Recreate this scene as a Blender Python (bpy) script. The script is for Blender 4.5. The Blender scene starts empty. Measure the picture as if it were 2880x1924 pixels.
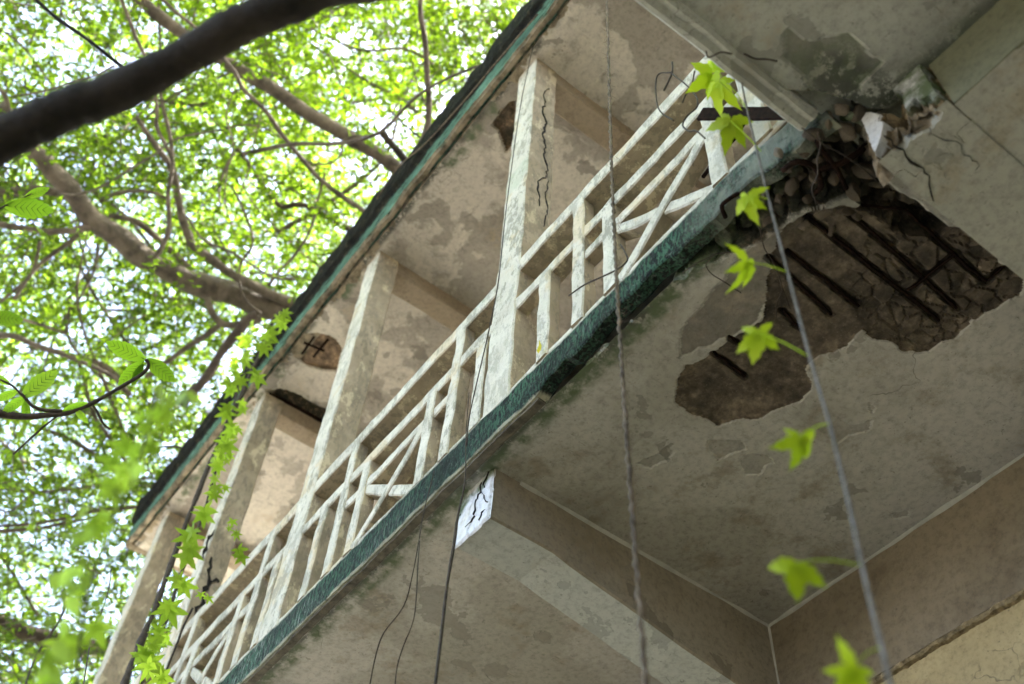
import bpy, math, random
import numpy as np
from mathutils import Vector, Matrix

random.seed(7)
rng = np.random.default_rng(7)
R = math.radians
D2P = 2880.0 / 2347.0            # survey notes were taken on a reduced view

# ------------------------------------------------------------------ camera
B = np.array([[0.5988459084525685, -0.6202194315331101, -0.5066669859763547],
              [0.7992562979670975, 0.502907743704019, 0.3290488891980382],
              [0.05072423572167588, -0.6020063604907164, 0.7968785314206761]])
FPX = 3001.12
CX, CY = 1440.0, 962.0
SC = bpy.context.scene
COL = SC.collection
cam_d = bpy.data.cameras.new('camera')
cam = bpy.data.objects.new('camera', cam_d)
COL.objects.link(cam)
SC.camera = cam
mw = Matrix.Identity(4)
for i in range(3):
    mw[i][0] = B[i, 0]; mw[i][1] = -B[i, 1]; mw[i][2] = -B[i, 2]
cam.matrix_world = mw
cam_d.sensor_width = 36.0
cam_d.lens = 36.0 * FPX / 2880.0
cam_d.clip_start = 0.05
cam_d.clip_end = 2000
cam_d.dof.use_dof = True
cam_d.dof.focus_distance = 4.2
cam_d.dof.aperture_fstop = 1.9

# ------------------------------------------------------------------ light
SUN_DIR = Vector((0.33, 0.55, 0.77)).normalized()     # direction towards the sun
sun_el = math.asin(SUN_DIR.z)
sun_az = math.atan2(SUN_DIR.x, SUN_DIR.y)
world = bpy.data.worlds.new('World')
SC.world = world
world.use_nodes = True
wn = world.node_tree
bg = wn.nodes['Background']
sky = wn.nodes.new('ShaderNodeTexSky')
sky.sky_type = 'NISHITA'
sky.sun_disc = False
sky.sun_elevation = sun_el
sky.sun_rotation = sun_az
sky.air_density = 0.75
sky.dust_density = 7.0
sky.ozone_density = 0.6
wn.links.new(sky.outputs[0], bg.inputs[0])
bg.inputs[1].default_value = 0.15
sun_d = bpy.data.lights.new('sun', 'SUN')
sun_d.energy = 5.0
sun_d.angle = R(0.53)
sun_d.color = (1.0, 0.95, 0.86)
sun = bpy.data.objects.new('sun', sun_d)
COL.objects.link(sun)
sun.rotation_euler = SUN_DIR.to_track_quat('Z', 'Y').to_euler()
SC.view_settings.view_transform = 'Standard'
SC.view_settings.look = 'None'
SC.view_settings.exposure = 4.0
SC.view_settings.gamma = 1.0
SC.view_settings.use_curve_mapping = False
SC.cycles.max_bounces = 10
SC.cycles.diffuse_bounces = 6
SC.cycles.transmission_bounces = 6
SC.cycles.use_denoising = True
SC.cycles.sample_clamp_indirect = 20.0

# ------------------------------------------------------------------ survey helpers
def ray(x, y):
    return B @ np.array([x - CX, y - CY, FPX])
def onX(x, y, v):
    r = ray(x, y); return r * v / r[0]
def onY(x, y, v):
    r = ray(x, y); return r * v / r[1]
def onZ(x, y, v):
    r = ray(x, y); return r * v / r[2]
def far(x, y, d):
    r = ray(x, y); return r * d / np.linalg.norm(r)

# ------------------------------------------------------------------ numpy noise
_perm = np.random.default_rng(3).random((64, 64, 64)).astype(np.float32)
def vnoise(p):
    p = np.asarray(p, dtype=np.float64)
    i = np.floor(p).astype(np.int64); f = p - i
    f = f * f * (3 - 2 * f)
    i0 = i % 64; i1 = (i + 1) % 64
    def g(a, b, c): return _perm[a, b, c]
    x0, y0, z0 = i0[:, 0], i0[:, 1], i0[:, 2]; x1, y1, z1 = i1[:, 0], i1[:, 1], i1[:, 2]
    fx, fy, fz = f[:, 0], f[:, 1], f[:, 2]
    def L(a, b, t): return a + (b - a) * t
    c0 = L(L(g(x0, y0, z0), g(x1, y0, z0), fx), L(g(x0, y1, z0), g(x1, y1, z0), fx), fy)
    c1 = L(L(g(x0, y0, z1), g(x1, y0, z1), fx), L(g(x0, y1, z1), g(x1, y1, z1), fx), fy)
    return L(c0, c1, fz) * 2 - 1
def fbm(p, sc=1.0, oct=4):
    p = np.asarray(p, dtype=np.float64) * sc
    s = 0; a = 0.5
    for k in range(oct):
        s = s + a * vnoise(p + 17.3 * k); p = p * 2.03; a *= 0.5
    return s
def worley(p2, pts):
    out1 = np.empty(len(p2)); out2 = np.empty(len(p2)); idx = np.empty(len(p2), int)
    for s in range(0, len(p2), 4000):
        d = np.linalg.norm(p2[s:s + 4000, None, :] - pts[None], axis=2)
        o = np.argpartition(d, 1, axis=1)[:, :2]
        dd = np.take_along_axis(d, o, axis=1)
        dd.sort(axis=1)
        out1[s:s + 4000] = dd[:, 0]; out2[s:s + 4000] = dd[:, 1]
        idx[s:s + 4000] = d.argmin(axis=1)
    return out1, out2, idx
def poly_sd(p2, poly):
    """signed distance to a closed polygon: positive inside"""
    poly = np.asarray(poly, float)
    a = poly; b = np.roll(poly, -1, axis=0)
    best = np.full(len(p2), 1e9); inside = np.zeros(len(p2), bool)
    for k in range(len(a)):
        ab = b[k] - a[k]; ap = p2 - a[k]
        t = np.clip((ap @ ab) / max(ab @ ab, 1e-12), 0, 1)
        best = np.minimum(best, np.linalg.norm(ap - t[:, None] * ab, axis=1))
        cond = ((a[k, 1] > p2[:, 1]) != (b[k, 1] > p2[:, 1]))
        with np.errstate(divide='ignore', invalid='ignore'):
            xi = (b[k, 0] - a[k, 0]) * (p2[:, 1] - a[k, 1]) / (b[k, 1] - a[k, 1]) + a[k, 0]
        inside ^= cond & (p2[:, 0] < xi)
    return np.where(inside, best, -best)
def seg_d(p2, a, b):
    a = np.asarray(a, float); ab = np.asarray(b, float) - a; ap = p2 - a
    t = np.clip((ap @ ab) / max(ab @ ab, 1e-12), 0, 1)
    return np.linalg.norm(ap - t[:, None] * ab, axis=1)
def sstep(x, a, b):
    t = np.clip((x - a) / (b - a), 0, 1); return t * t * (3 - 2 * t)

# ------------------------------------------------------------------ objects
def link(name, me, mat=None, parent=None):
    o = bpy.data.objects.new(name, me)
    COL.objects.link(o)
    if mat is not None and me is not None and len(me.materials) == 0:
        me.materials.append(mat)
    if parent is not None:
        o.parent = parent
    return o
def tag(o, label=None, cat=None, group=None, kind=None):
    if label: o['label'] = label
    if cat: o['category'] = cat
    if group: o['group'] = group
    if kind: o['kind'] = kind
    return o
def empty(name, loc, label, cat, group=None):
    o = bpy.data.objects.new(name, None)
    COL.objects.link(o)
    o.location = loc
    o.empty_display_size = 0.1
    return tag(o, label, cat, group)
def mesh(name, V, F, smooth=False):
    me = bpy.data.meshes.new(name)
    V = np.asarray(V, dtype=np.float32)
    me.from_pydata([tuple(v) for v in V.tolist()], [], [tuple(f) for f in F])
    if smooth:
        me.polygons.foreach_set('use_smooth', [True] * len(me.polygons))
    me.update()
    return me
def quick_mesh(name, V, F, smooth=False):
    """numpy mesh, F an (n,k) array with constant k"""
    V = np.ascontiguousarray(V, dtype=np.float32); F = np.ascontiguousarray(F, dtype=np.int32)
    me = bpy.data.meshes.new(name)
    n, k = F.shape
    me.vertices.add(len(V)); me.vertices.foreach_set('co', V.ravel())
    me.loops.add(n * k); me.loops.foreach_set('vertex_index', F.ravel())
    me.polygons.add(n)
    me.polygons.foreach_set('loop_start', np.arange(0, n * k, k, dtype=np.int32))
    me.polygons.foreach_set('loop_total', np.full(n, k, dtype=np.int32))
    me.polygons.foreach_set('use_smooth', np.full(n, smooth, dtype=bool))
    me.update(calc_edges=True)
    return me
def add_attr(me, name, vals):
    a = me.attributes.new(name, 'FLOAT', 'POINT')
    a.data.foreach_set('value', np.asarray(vals, dtype=np.float32))

def loft(name, rings, mat, parent=None, closed=True, caps=True, smooth=False, origin=None):
    """rings: (m, k, 3) array"""
    rings = np.asarray(rings, float)
    m, k, _ = rings.shape
    V = rings.reshape(-1, 3)
    F = []
    kk = k if closed else k - 1
    for i in range(m - 1):
        for j in range(kk):
            a = i * k + j; b = i * k + (j + 1) % k
            F.append((a, b, b + k, a + k))
    if caps and closed:
        F.append(tuple(range(k))[::-1]); F.append(tuple((m - 1) * k + j for j in range(k)))
    me = mesh(name, V, F, smooth)
    o = link(name, me, mat, parent)
    return o
def fix_normals(o):
    import bmesh
    bm = bmesh.new(); bm.from_mesh(o.data)
    bmesh.ops.recalc_face_normals(bm, faces=bm.faces)
    bm.to_mesh(o.data); bm.free()
    return o

def bar(name, p0, p1, w, d, mat, parent=None, yfront=None, rough=0.0022, step=0.05, ch=0.006, side=None):
    """rough cast bar between two points; w across (in the facade plane), d in depth (+Y), p on the front face centre line"""
    p0 = np.array(p0, float); p1 = np.array(p1, float)
    L = np.linalg.norm(p1 - p0); t = (p1 - p0) / L
    yv = np.array([0, 1, 0.]) if side is None else np.array(side, float)
    s = np.cross(t, yv); s /= np.linalg.norm(s)
    n = max(2, int(L / step) + 1)
    sec = [(-w / 2 + ch, 0), (w / 2 - ch, 0), (w / 2, ch), (w / 2, d - ch), (w / 2 - ch, d), (-w / 2 + ch, d), (-w / 2, d - ch), (-w / 2, ch)]
    rings = np.array([[p0 + t * L * i / (n - 1) + s * a + yv * b for a, b in sec] for i in range(n)])
    P = rings.reshape(-1, 3)
    off = np.stack([vnoise(P * 9 + 3.1), vnoise(P * 9 + 41.7), vnoise(P * 9 + 77.2)], 1) * rough
    off += np.stack([vnoise(P * 31 + 3.1), vnoise(P * 31 + 41.7), vnoise(P * 31 + 77.2)], 1) * rough * 0.7
    rings = (P + off).reshape(rings.shape)
    return fix_normals(loft(name, rings, mat, parent))

def tube(name, pts, rad, mat, parent=None, k=6, sub=4, rough=0.0, tip=True, smooth=True, seed=0):
    V, F = tube_geo(pts, rad, k, sub, rough, seed)
    return link(name, mesh(name, V, F, smooth), mat, parent)
def catmull(P, sub):
    P = np.asarray(P, float)
    if len(P) < 3 or sub <= 1:
        return P
    Q = np.vstack([2 * P[0] - P[1], P, 2 * P[-1] - P[-2]])
    out = []
    for i in range(1, len(Q) - 2):
        for s in range(sub):
            t = s / sub
            out.append(0.5 * ((2 * Q[i]) + (-Q[i - 1] + Q[i + 1]) * t + (2 * Q[i - 1] - 5 * Q[i] + 4 * Q[i + 1] - Q[i + 2]) * t * t
                              + (-Q[i - 1] + 3 * Q[i] - 3 * Q[i + 1] + Q[i + 2]) * t ** 3))
    out.append(Q[-2])
    return np.array(out)
def tube_geo(pts, rad, k=6, sub=4, rough=0.0, seed=0):
    pts = np.asarray(pts, float)
    rad = np.full(len(pts), rad) if np.isscalar(rad) else np.asarray(rad, float)
    PR = catmull(np.hstack([pts, rad[:, None]]), sub)
    P = PR[:, :3]; r = np.maximum(PR[:, 3], 1e-4)
    n = len(P)
    T = np.gradient(P, axis=0); T /= np.linalg.norm(T, axis=1)[:, None] + 1e-12
    u = np.cross(T[0], [0.3, 0.2, 0.93]); u /= np.linalg.norm(u)
    rings = []
    for i in range(n):
        u = u - (u @ T[i]) * T[i]; u /= np.linalg.norm(u)
        v = np.cross(T[i], u)
        a = np.arange(k) * 2 * math.pi / k
        rings.append(P[i] + r[i] * (np.cos(a)[:, None] * u + np.sin(a)[:, None] * v))
    rings = np.array(rings)
    if rough > 0:
        V = rings.reshape(-1, 3)
        c = np.repeat(P, k, axis=0); rr = np.repeat(r, k)
        nz = fbm(V / np.maximum(rr[:, None], 0.004) * 0.45 + seed, 1.0, 3)
        nz2 = np.repeat(vnoise(P / max(r.mean(), .004) * 0.3 + seed), k)
        rings = (c + (V - c) * (1 + rough * (1.6 * nz + nz2))[:, None]).reshape(rings.shape)
    V = rings.reshape(-1, 3)
    F = []
    for i in range(n - 1):
        for j in range(k):
            a = i * k + j; b = i * k + (j + 1) % k
            F.append((a, b, b + k, a + k))
    F.append(tuple(range(k))[::-1]); F.append(tuple((n - 1) * k + j for j in range(k)))
    return V, F

# ------------------------------------------------------------------ materials
class NT:
    def __init__(self, name):
        self.m = bpy.data.materials.new(name); self.m.use_nodes = True
        self.t = self.m.node_tree; self.b = self.t.nodes['Principled BSDF']
        self.b.inputs['Roughness'].default_value = 0.85
        self.b.inputs['Specular IOR Level'].default_value = 0.3
        self.co = self.t.nodes.new('ShaderNodeTexCoord').outputs['Object']
    def n(self, ty, **kw):
        nd = self.t.nodes.new(ty)
        for k, v in kw.items():
            setattr(nd, k, v)
        return nd
    def l(self, a, b): self.t.links.new(a, b)
    def mapping(self, scale=(1, 1, 1), loc=(0, 0, 0), rot=(0, 0, 0), src=None):
        m = self.n('ShaderNodeMapping'); m.inputs['Scale'].default_value = scale; m.inputs['Location'].default_value = loc
        m.inputs['Rotation'].default_value = rot
        self.l(src or self.co, m.inputs[0]); return m.outputs[0]
    def noise(self, scale, detail=4, rough=0.55, src=None, dist=0.0):
        x = self.n('ShaderNodeTexNoise'); x.inputs['Scale'].default_value = scale; x.inputs['Detail'].default_value = detail
        x.inputs['Roughness'].default_value = rough; x.inputs['Distortion'].default_value = dist
        self.l(src or self.co, x.inputs['Vector']); return x.outputs['Fac']
    def vor(self, scale, feature='F1', src=None, rnd=1.0, out='Distance'):
        x = self.n('ShaderNodeTexVoronoi', feature=feature); x.inputs['Scale'].default_value = scale
        x.inputs['Randomness'].default_value = rnd
        self.l(src or self.co, x.inputs['Vector']); return x.outputs[out]
    def ramp(self, fac, stops, interp='LINEAR'):
        r = self.n('ShaderNodeValToRGB'); r.color_ramp.interpolation = interp
        el = r.color_ramp.elements
        while len(el) < len(stops): el.new(0.5)
        for e, (p, c) in zip(el, stops):
            e.position = p; e.color = (*c, 1) if not np.isscalar(c) else (c, c, c, 1)
        self.l(fac, r.inputs[0]); return r.outputs[0]
    def step(self, fac, a, b):
        m = self.n('ShaderNodeMapRange', interpolation_type='SMOOTHSTEP'); m.inputs[1].default_value = a; m.inputs[2].default_value = b
        self.l(fac, m.inputs[0]); return m.outputs[0]
    def mix(self, fac, a, b, mode='MIX'):
        m = self.n('ShaderNodeMix', data_type='RGBA', blend_type=mode)
        if isinstance(fac, (int, float)): m.inputs[0].default_value = fac
        else: self.l(fac, m.inputs[0])
        for i, v in ((6, a), (7, b)):
            if isinstance(v, tuple): m.inputs[i].default_value = (*v, 1)
            else: self.l(v, m.inputs[i])
        return m.outputs[2]
    def math(self, op, a, b=None, clamp=False):
        m = self.n('ShaderNodeMath', operation=op, use_clamp=clamp)
        for i, v in enumerate((a, b)):
            if v is None: continue
            if isinstance(v, (int, float)): m.inputs[i].default_value = v
            else: self.l(v, m.inputs[i])
        return m.outputs[0]
    def attr(self, name, out='Fac'):
        a = self.n('ShaderNodeAttribute', attribute_name=name); return a.outputs[out]
    def sep(self, src):
        s = self.n('ShaderNodeSeparateXYZ'); self.l(src, s.inputs[0]); return s.outputs
    def warp(self, amt=0.05, scale=6, src=None):
        x = self.n('ShaderNodeTexNoise'); x.inputs['Scale'].default_value = scale; x.inputs['Detail'].default_value = 3
        self.l(src or self.co, x.inputs['Vector'])
        m = self.n('ShaderNodeMix', data_type='RGBA', blend_type='LINEAR_LIGHT'); m.inputs[0].default_value = amt
        self.l(src or self.co, m.inputs[6]); self.l(x.outputs['Color'], m.inputs[7])
        return m.outputs[2]
    def bump(self, h, strength=0.4, dist=0.004, prev=None):
        b = self.n('ShaderNodeBump'); b.inputs['Strength'].default_value = strength; b.inputs['Distance'].default_value = dist
        self.l(h, b.inputs['Height'])
        if prev is not None: self.l(prev, b.inputs['Normal'])
        return b.outputs[0]
    def out(self, col=None, normal=None, rough=None):
        if col is not None:
            if isinstance(col, tuple): self.b.inputs['Base Color'].default_value = (*col, 1)
            else: self.l(col, self.b.inputs['Base Color'])
        if normal is not None: self.l(normal, self.b.inputs['Normal'])
        if rough is not None: self.b.inputs['Roughness'].default_value = rough
        return self.m

def cracks(n, scale, width, mask_scale, lo, hi):
    w = n.warp(0.09, 7)
    d = n.vor(scale, 'DISTANCE_TO_EDGE', src=w)
    line = n.math('SUBTRACT', 1.0, n.step(d, 0.0, width))
    return n.math('MULTIPLY', line, n.step(n.noise(mask_scale, 3), lo, hi))

def m_paint():
    """weathered white distemper on cast concrete, blackened by mould, flaking to ochre and grey"""
    n = NT('weathered_white_paint')
    base = n.ramp(n.noise(5, 5), [(0.3, (0.46, 0.43, 0.34)), (0.7, (0.62, 0.59, 0.49))])
    och = n.step(n.noise(3.2, 4, 0.6), 0.56, 0.62)
    base = n.mix(n.math('MULTIPLY', och, 0.55), base, (0.52, 0.40, 0.22))
    mp = n.mapping((1, 1, 0.45))
    spots = n.step(n.math('ADD', n.noise(26, 8, 0.74, src=mp), n.math('MULTIPLY', n.noise(3, 3), 0.25)), 0.615, 0.69)
    area = n.step(n.noise(3.0, 4, 0.6, src=n.mapping((1, 1, 0.5), (4, 2, 1))), 0.36, 0.56)
    mould = n.math('MULTIPLY', spots, n.math('ADD', n.math('MULTIPLY', area, 0.5), 0.5))
    base = n.mix(n.math('MULTIPLY', mould, 0.72), base, (0.20, 0.195, 0.15))
    fine = n.step(n.noise(70, 6, 0.75), 0.50, 0.66)
    base = n.mix(n.math('MULTIPLY', fine, 0.50), base, (0.26, 0.25, 0.19))
    grn = n.math('MULTIPLY', n.step(n.noise(1.7, 3, src=n.mapping((1, 1, 1), (9, 3, 7))), 0.58, 0.70), 0.35)
    base = n.mix(grn, base, (0.26, 0.36, 0.24))
    ck = cracks(n, 4.5, 0.006, 2.2, 0.62, 0.66)
    base = n.mix(n.math('MULTIPLY', ck, 0.6), base, (0.08, 0.07, 0.05))
    # inner and under faces: ochre wash and cream flakes, with their shade painted in
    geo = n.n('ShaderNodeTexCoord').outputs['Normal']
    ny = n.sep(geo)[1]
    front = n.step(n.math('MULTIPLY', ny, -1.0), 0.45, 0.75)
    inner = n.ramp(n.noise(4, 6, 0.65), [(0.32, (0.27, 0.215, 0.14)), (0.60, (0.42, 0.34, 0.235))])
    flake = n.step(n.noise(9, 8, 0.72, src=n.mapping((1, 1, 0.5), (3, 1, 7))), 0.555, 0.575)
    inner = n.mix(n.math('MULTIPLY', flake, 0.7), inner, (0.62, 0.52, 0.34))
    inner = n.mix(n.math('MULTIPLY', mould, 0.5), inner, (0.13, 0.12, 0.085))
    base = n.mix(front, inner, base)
    h = n.math('ADD', n.math('MULTIPLY', n.noise(60, 6, 0.65), 0.8), n.math('MULTIPLY', mould, -0.4))
    h = n.math('SUBTRACT', h, n.math('MULTIPLY', ck, 1.5))
    return n.out(base, n.bump(h, 0.55, 0.004))

def soffit_mat(name, c0, c1, stain, stain2, exposed, lump=(0.44, 0.52), crack_w=0.012, warm=0.5):
    n = NT(name)
    w = n.warp(0.12, 3.0)
    f = n.noise(1.6, 6, 0.6, src=w)
    base = n.ramp(f, [(0.32, c0), (lump[0], c0), (lump[1], c1), (0.75, c1)])
    base = n.mix(0.55, base, n.ramp(n.noise(0.7, 4, 0.5, src=n.mapping((1, 1, 1), (3, 1, 2))), [(0.3, c0), (0.7, c1)]))
    s = n.step(n.noise(3.4, 8, 0.68, src=n.mapping((1, 1, 1), (1.7, 5, 0))), 0.52, 0.66)
    base = n.mix(n.math('MULTIPLY', s, 0.6), base, stain)
    s2 = n.math('MULTIPLY', n.step(n.noise(2.1, 5, 0.6, src=n.mapping((1, 1, 1), (8.3, 2, 0))), 0.56, 0.68), n.step(n.noise(19, 6, 0.7), 0.45, 0.6))
    base = n.mix(n.math('MULTIPLY', s2, warm), base, stain2)
    gr = n.noise(38, 8, 0.75)
    base = n.mix(0.55, base, n.ramp(gr, [(0.30, (0.35, 0.34, 0.32)), (0.52, (0.97, 0.97, 0.97)), (0.7, (1.15, 1.13, 1.08))]), 'MULTIPLY')
    scr = n.math('MULTIPLY', n.step(n.noise(1.0, 5, 0.7, src=n.mapping((60, 9, 30), rot=(0, 0, 0.5))), 0.60, 0.68), n.step(n.noise(2.6, 3, src=n.mapping((1, 1, 1), (2, 9, 4))), 0.48, 0.6))
    base = n.mix(n.math('MULTIPLY', scr, 0.45), base, (0.11, 0.09, 0.06))
    specks = n.step(n.noise(75, 3, 0.6), 0.64, 0.72)
    base = n.mix(n.math('MULTIPLY', specks, 0.5), base, (0.08, 0.07, 0.05))
    ck = cracks(n, 3.1, crack_w * 0.7, 1.3, 0.60, 0.65)
    base = n.mix(n.math('MULTIPLY', ck, 0.6), base, (0.07, 0.06, 0.045))
    # flaked patches of paint: their own colour and a shallow step
    fl = n.step(n.noise(2.4, 5, 0.62, src=n.mapping((1, 1, 1), (0, 7.7, 3))), 0.615, 0.622)
    base = n.mix(n.math('MULTIPLY', fl, 0.6), base, tuple(0.62 * a for a in c0))
    ex = n.attr('exposed')
    ecol = n.ramp(n.noise(24, 8, 0.7), [(0.3, tuple(0.45 * a for a in exposed)), (0.52, exposed), (0.68, tuple(min(1, 1.7 * a) for a in exposed))])
    ecol = n.mix(0.75, ecol, n.ramp(n.noise(8, 6, 0.7), [(0.36, (0.30, 0.29, 0.28)), (0.50, (0.95, 0.9, 0.85)), (0.64, (1.9, 1.8, 1.65))]), 'MULTIPLY')
    ecol = n.mix(n.math('MULTIPLY', n.step(n.vor(55), 0.16, 0.08), 0.5), ecol, tuple(min(1, 2.1 * a) for a in exposed))
    col = n.mix(n.step(ex, 0.35, 0.6), base, ecol)
    mo = n.attr('mould')
    mcol = n.math('MULTIPLY', n.step(mo, 0.1, 0.9), n.step(n.noise(22, 9, 0.78), 0.42, 0.50))
    col = n.mix(n.math('MULTIPLY', mcol, 0.85), col, (0.03, 0.035, 0.025))
    gm = n.attr('green')
    col = n.mix(n.math('MULTIPLY', n.step(gm, 0.1, 0.9), n.step(n.noise(12, 6, 0.65), 0.35, 0.62)), col, (0.09, 0.12, 0.06))
    h = n.math('ADD', n.math('MULTIPLY', n.noise(14, 8, 0.65), 0.5), n.math('MULTIPLY', fl, -0.25))
    h = n.math('SUBTRACT', h, n.math('MULTIPLY', ck, 0.5))
    h2 = n.math('MULTIPLY', n.noise(45, 8, 0.75), n.math('MULTIPLY', n.step(ex, 0.35, 0.6), 2.2))
    return n.out(col, n.bump(n.math('ADD', h, h2), 0.5, 0.008))

def m_fascia():
    n = NT('dark_green_fascia_paint')
    st = n.mapping((95, 95, 22), rot=(0, 0.35, 0), src=n.warp(0.02, 14))
    s1 = n.noise(1.0, 6, 0.65, src=st)
    g = n.ramp(n.noise(2.6, 4, src=n.mapping((1, 1, 1), (2, 2, 2))), [(0.3, (0.022, 0.040, 0.026)), (0.7, (0.052, 0.130, 0.078))])
    col = n.mix(n.step(s1, 0.42, 0.56), g, (0.012, 0.014, 0.012))
    wh = n.math('MULTIPLY', n.step(n.noise(1.3, 7, 0.7, src=n.mapping((70, 70, 12), (5, 5, 5), (0, 0.35, 0))), 0.50, 0.62), n.step(n.noise(1.7, 3, src=n.mapping((1, 1, 1), (1, 4, 6))), 0.42, 0.66))
    col = n.mix(n.math('MULTIPLY', wh, 0.6), col, (0.30, 0.33, 0.28))
    z = n.sep(n.co)[2]
    edge = n.math('ADD', z, n.math('MULTIPLY', n.noise(9, 5, 0.7), 0.05))
    top = n.step(edge, 3.080, 3.092)
    col = n.mix(n.math('MULTIPLY', top, 0.75), col, (0.50, 0.48, 0.38))
    bot = n.math('SUBTRACT', 1.0, n.step(edge, 2.923, 2.935))
    col = n.mix(n.math('MULTIPLY', bot, 0.8), col, (0.46, 0.45, 0.33))
    x_ = n.sep(n.co)[0]
    wk = n.math('MULTIPLY', n.step(x_, -1.25, -0.95), n.step(n.noise(9, 7, 0.7), 0.36, 0.58))
    col = n.mix(n.math('MULTIPLY', wk, 0.85), col, (0.20, 0.21, 0.165))
    sp = n.step(n.noise(48, 7, 0.75), 0.56, 0.64)
    col = n.mix(n.math('MULTIPLY', sp, 0.7), col, (0.12, 0.14, 0.115))
    big = n.step(n.noise(2.2, 5, 0.6, src=n.mapping((1, 1, 1), (7, 7, 7))), 0.42, 0.60)
    col = n.mix(n.math('MULTIPLY', big, 0.35), col, (0.016, 0.020, 0.017))
    n.b.inputs['Specular IOR Level'].default_value = 0.12
    return n.out(col, n.bump(n.noise(1.0, 6, 0.7, src=n.mapping((60, 60, 14))), 0.9, 0.008), 0.85)

def m_roof_edge():
    n = NT('roof_edge_mossy_green')
    s = n.sep(n.co); z = s[2]
    zz = n.math('ADD', z, n.math('MULTIPLY', n.math('SUBTRACT', n.noise(7, 6, 0.7), 0.5), 0.09))
    gr = n.ramp(n.noise(3, 5, 0.6), [(0.3, (0.05, 0.10, 0.075)), (0.65, (0.13, 0.25, 0.18))])
    gr = n.mix(n.step(n.noise(1, 6, 0.65, src=n.mapping((9, 30, 30))), 0.50, 0.62), gr, (0.03, 0.045, 0.03))
    pk = n.ramp(n.noise(12, 6, 0.65), [(0.35, (0.12, 0.10, 0.07)), (0.6, (0.36, 0.30, 0.21))])
    bl = n.ramp(n.noise(16, 8, 0.7), [(0.38, (0.006, 0.006, 0.005)), (0.58, (0.018, 0.017, 0.012)), (0.75, (0.11, 0.095, 0.06))])
    col = n.mix(n.step(zz, 6.318, 6.335), pk, gr)
    col = n.mix(n.step(zz, 6.485, 6.51), col, bl)
    dk = n.step(n.noise(9, 7, 0.7), 0.54, 0.66)
    col = n.mix(n.math('MULTIPLY', dk, 0.6), col, (0.02, 0.022, 0.016))
    n.b.inputs['Specular IOR Level'].default_value = 0.1
    return n.out(col, n.bump(n.noise(35, 8, 0.75), 0.9, 0.025))

def m_simple(name, c0, c1, sc=20, bump=0.4, dist=0.004, rough=0.85, stretch=(1, 1, 1)):
    n = NT(name)
    src = n.mapping(stretch)
    col = n.ramp(n.noise(sc, 6, 0.65, src=src), [(0.32, c0), (0.66, c1)])
    return n.out(col, n.bump(n.noise(sc * 1.7, 6, 0.7, src=src), bump, dist), rough)

def m_bark(name, c0, c1, ring=True):
    n = NT(name)
    col = n.ramp(n.noise(7, 7, 0.65), [(0.32, c0), (0.66, c1)])
    lich = n.step(n.noise(3.1, 5, 0.6), 0.55, 0.68)
    col = n.mix(n.math('MULTIPLY', lich, 0.5), col, tuple(min(1, a * 1.5) for a in c1))
    h = n.math('ADD', n.noise(22, 7, 0.7), n.math('MULTIPLY', n.noise(5, 3), 0.7))
    return n.out(col, n.bump(h, 0.7, 0.02))

def m_leaf(name, c_dark, c_light, trans, tl=0.55, var='tint'):
    n = NT(name)
    t = n.t
    f = n.attr(var) if var == 'tint' else n.n('ShaderNodeObjectInfo').outputs['Random']
    col = n.ramp(f, [(0.0, c_dark), (1.0, c_light)])
    n.l(col, n.b.inputs['Base Color'])
    n.b.inputs['Roughness'].default_value = 0.5
    tr = n.n('ShaderNodeBsdfTranslucent')
    tc = n.ramp(f, [(0.0, tuple(a * 0.40 for a in trans)), (1.0, trans)])
    n.l(tc, tr.inputs[0])
    mx = n.n('ShaderNodeMixShader'); mx.inputs[0].default_value = tl
    n.l(n.b.outputs[0], mx.inputs[1]); n.l(tr.outputs[0], mx.inputs[2])
    n.l(mx.outputs[0], t.nodes['Material Output'].inputs[0])
    return n.m

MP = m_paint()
M_SOF = soffit_mat('lower_soffit_plaster', (0.33, 0.315, 0.26), (0.52, 0.505, 0.45), (0.25, 0.205, 0.135), (0.15, 0.11, 0.06), (0.115, 0.095, 0.070))
M_PORCH = soffit_mat('porch_soffit_plaster', (0.34, 0.34, 0.29), (0.42, 0.43, 0.37), (0.30, 0.26, 0.18), (0.24, 0.19, 0.10), (0.20, 0.17, 0.12))
M_ROOF = soffit_mat('roof_soffit_plaster', (0.26, 0.23, 0.19), (0.72, 0.66, 0.56), (0.24, 0.205, 0.17), (0.42, 0.33, 0.20), (0.22, 0.155, 0.10), lump=(0.475, 0.50))
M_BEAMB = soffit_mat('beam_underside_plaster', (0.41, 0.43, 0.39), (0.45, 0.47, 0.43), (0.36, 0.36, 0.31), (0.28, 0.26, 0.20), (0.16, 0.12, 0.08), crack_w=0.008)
M_COVE = m_simple('pale_cove', (0.32, 0.32, 0.28), (0.46, 0.45, 0.39), 12, 0.3, 0.003)  # coved joint strips, paler to put their edge highlight into the colour
M_BEAM = soffit_mat('beam_plaster', (0.25, 0.215, 0.155), (0.33, 0.295, 0.225), (0.28, 0.23, 0.16), (0.20, 0.16, 0.10), (0.16, 0.12, 0.08), crack_w=0.010)
M_RBEAM = soffit_mat('roof_beam_plaster', (0.25, 0.19, 0.125), (0.36, 0.29, 0.205), (0.22, 0.17, 0.11), (0.2, 0.14, 0.07), (0.16, 0.12, 0.08))
M_WALL = soffit_mat('yellow_wall_plaster', (0.33, 0.26, 0.13), (0.42, 0.34, 0.18), (0.34, 0.27, 0.14), (0.25, 0.2, 0.1), (0.16, 0.12, 0.08))
M_WBEAM = soffit_mat('brown_wall_beam_plaster', (0.17, 0.14, 0.09), (0.23, 0.19, 0.13), (0.14, 0.11, 0.07), (0.14, 0.10, 0.05), (0.12, 0.09, 0.06), crack_w=0.010)
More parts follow.
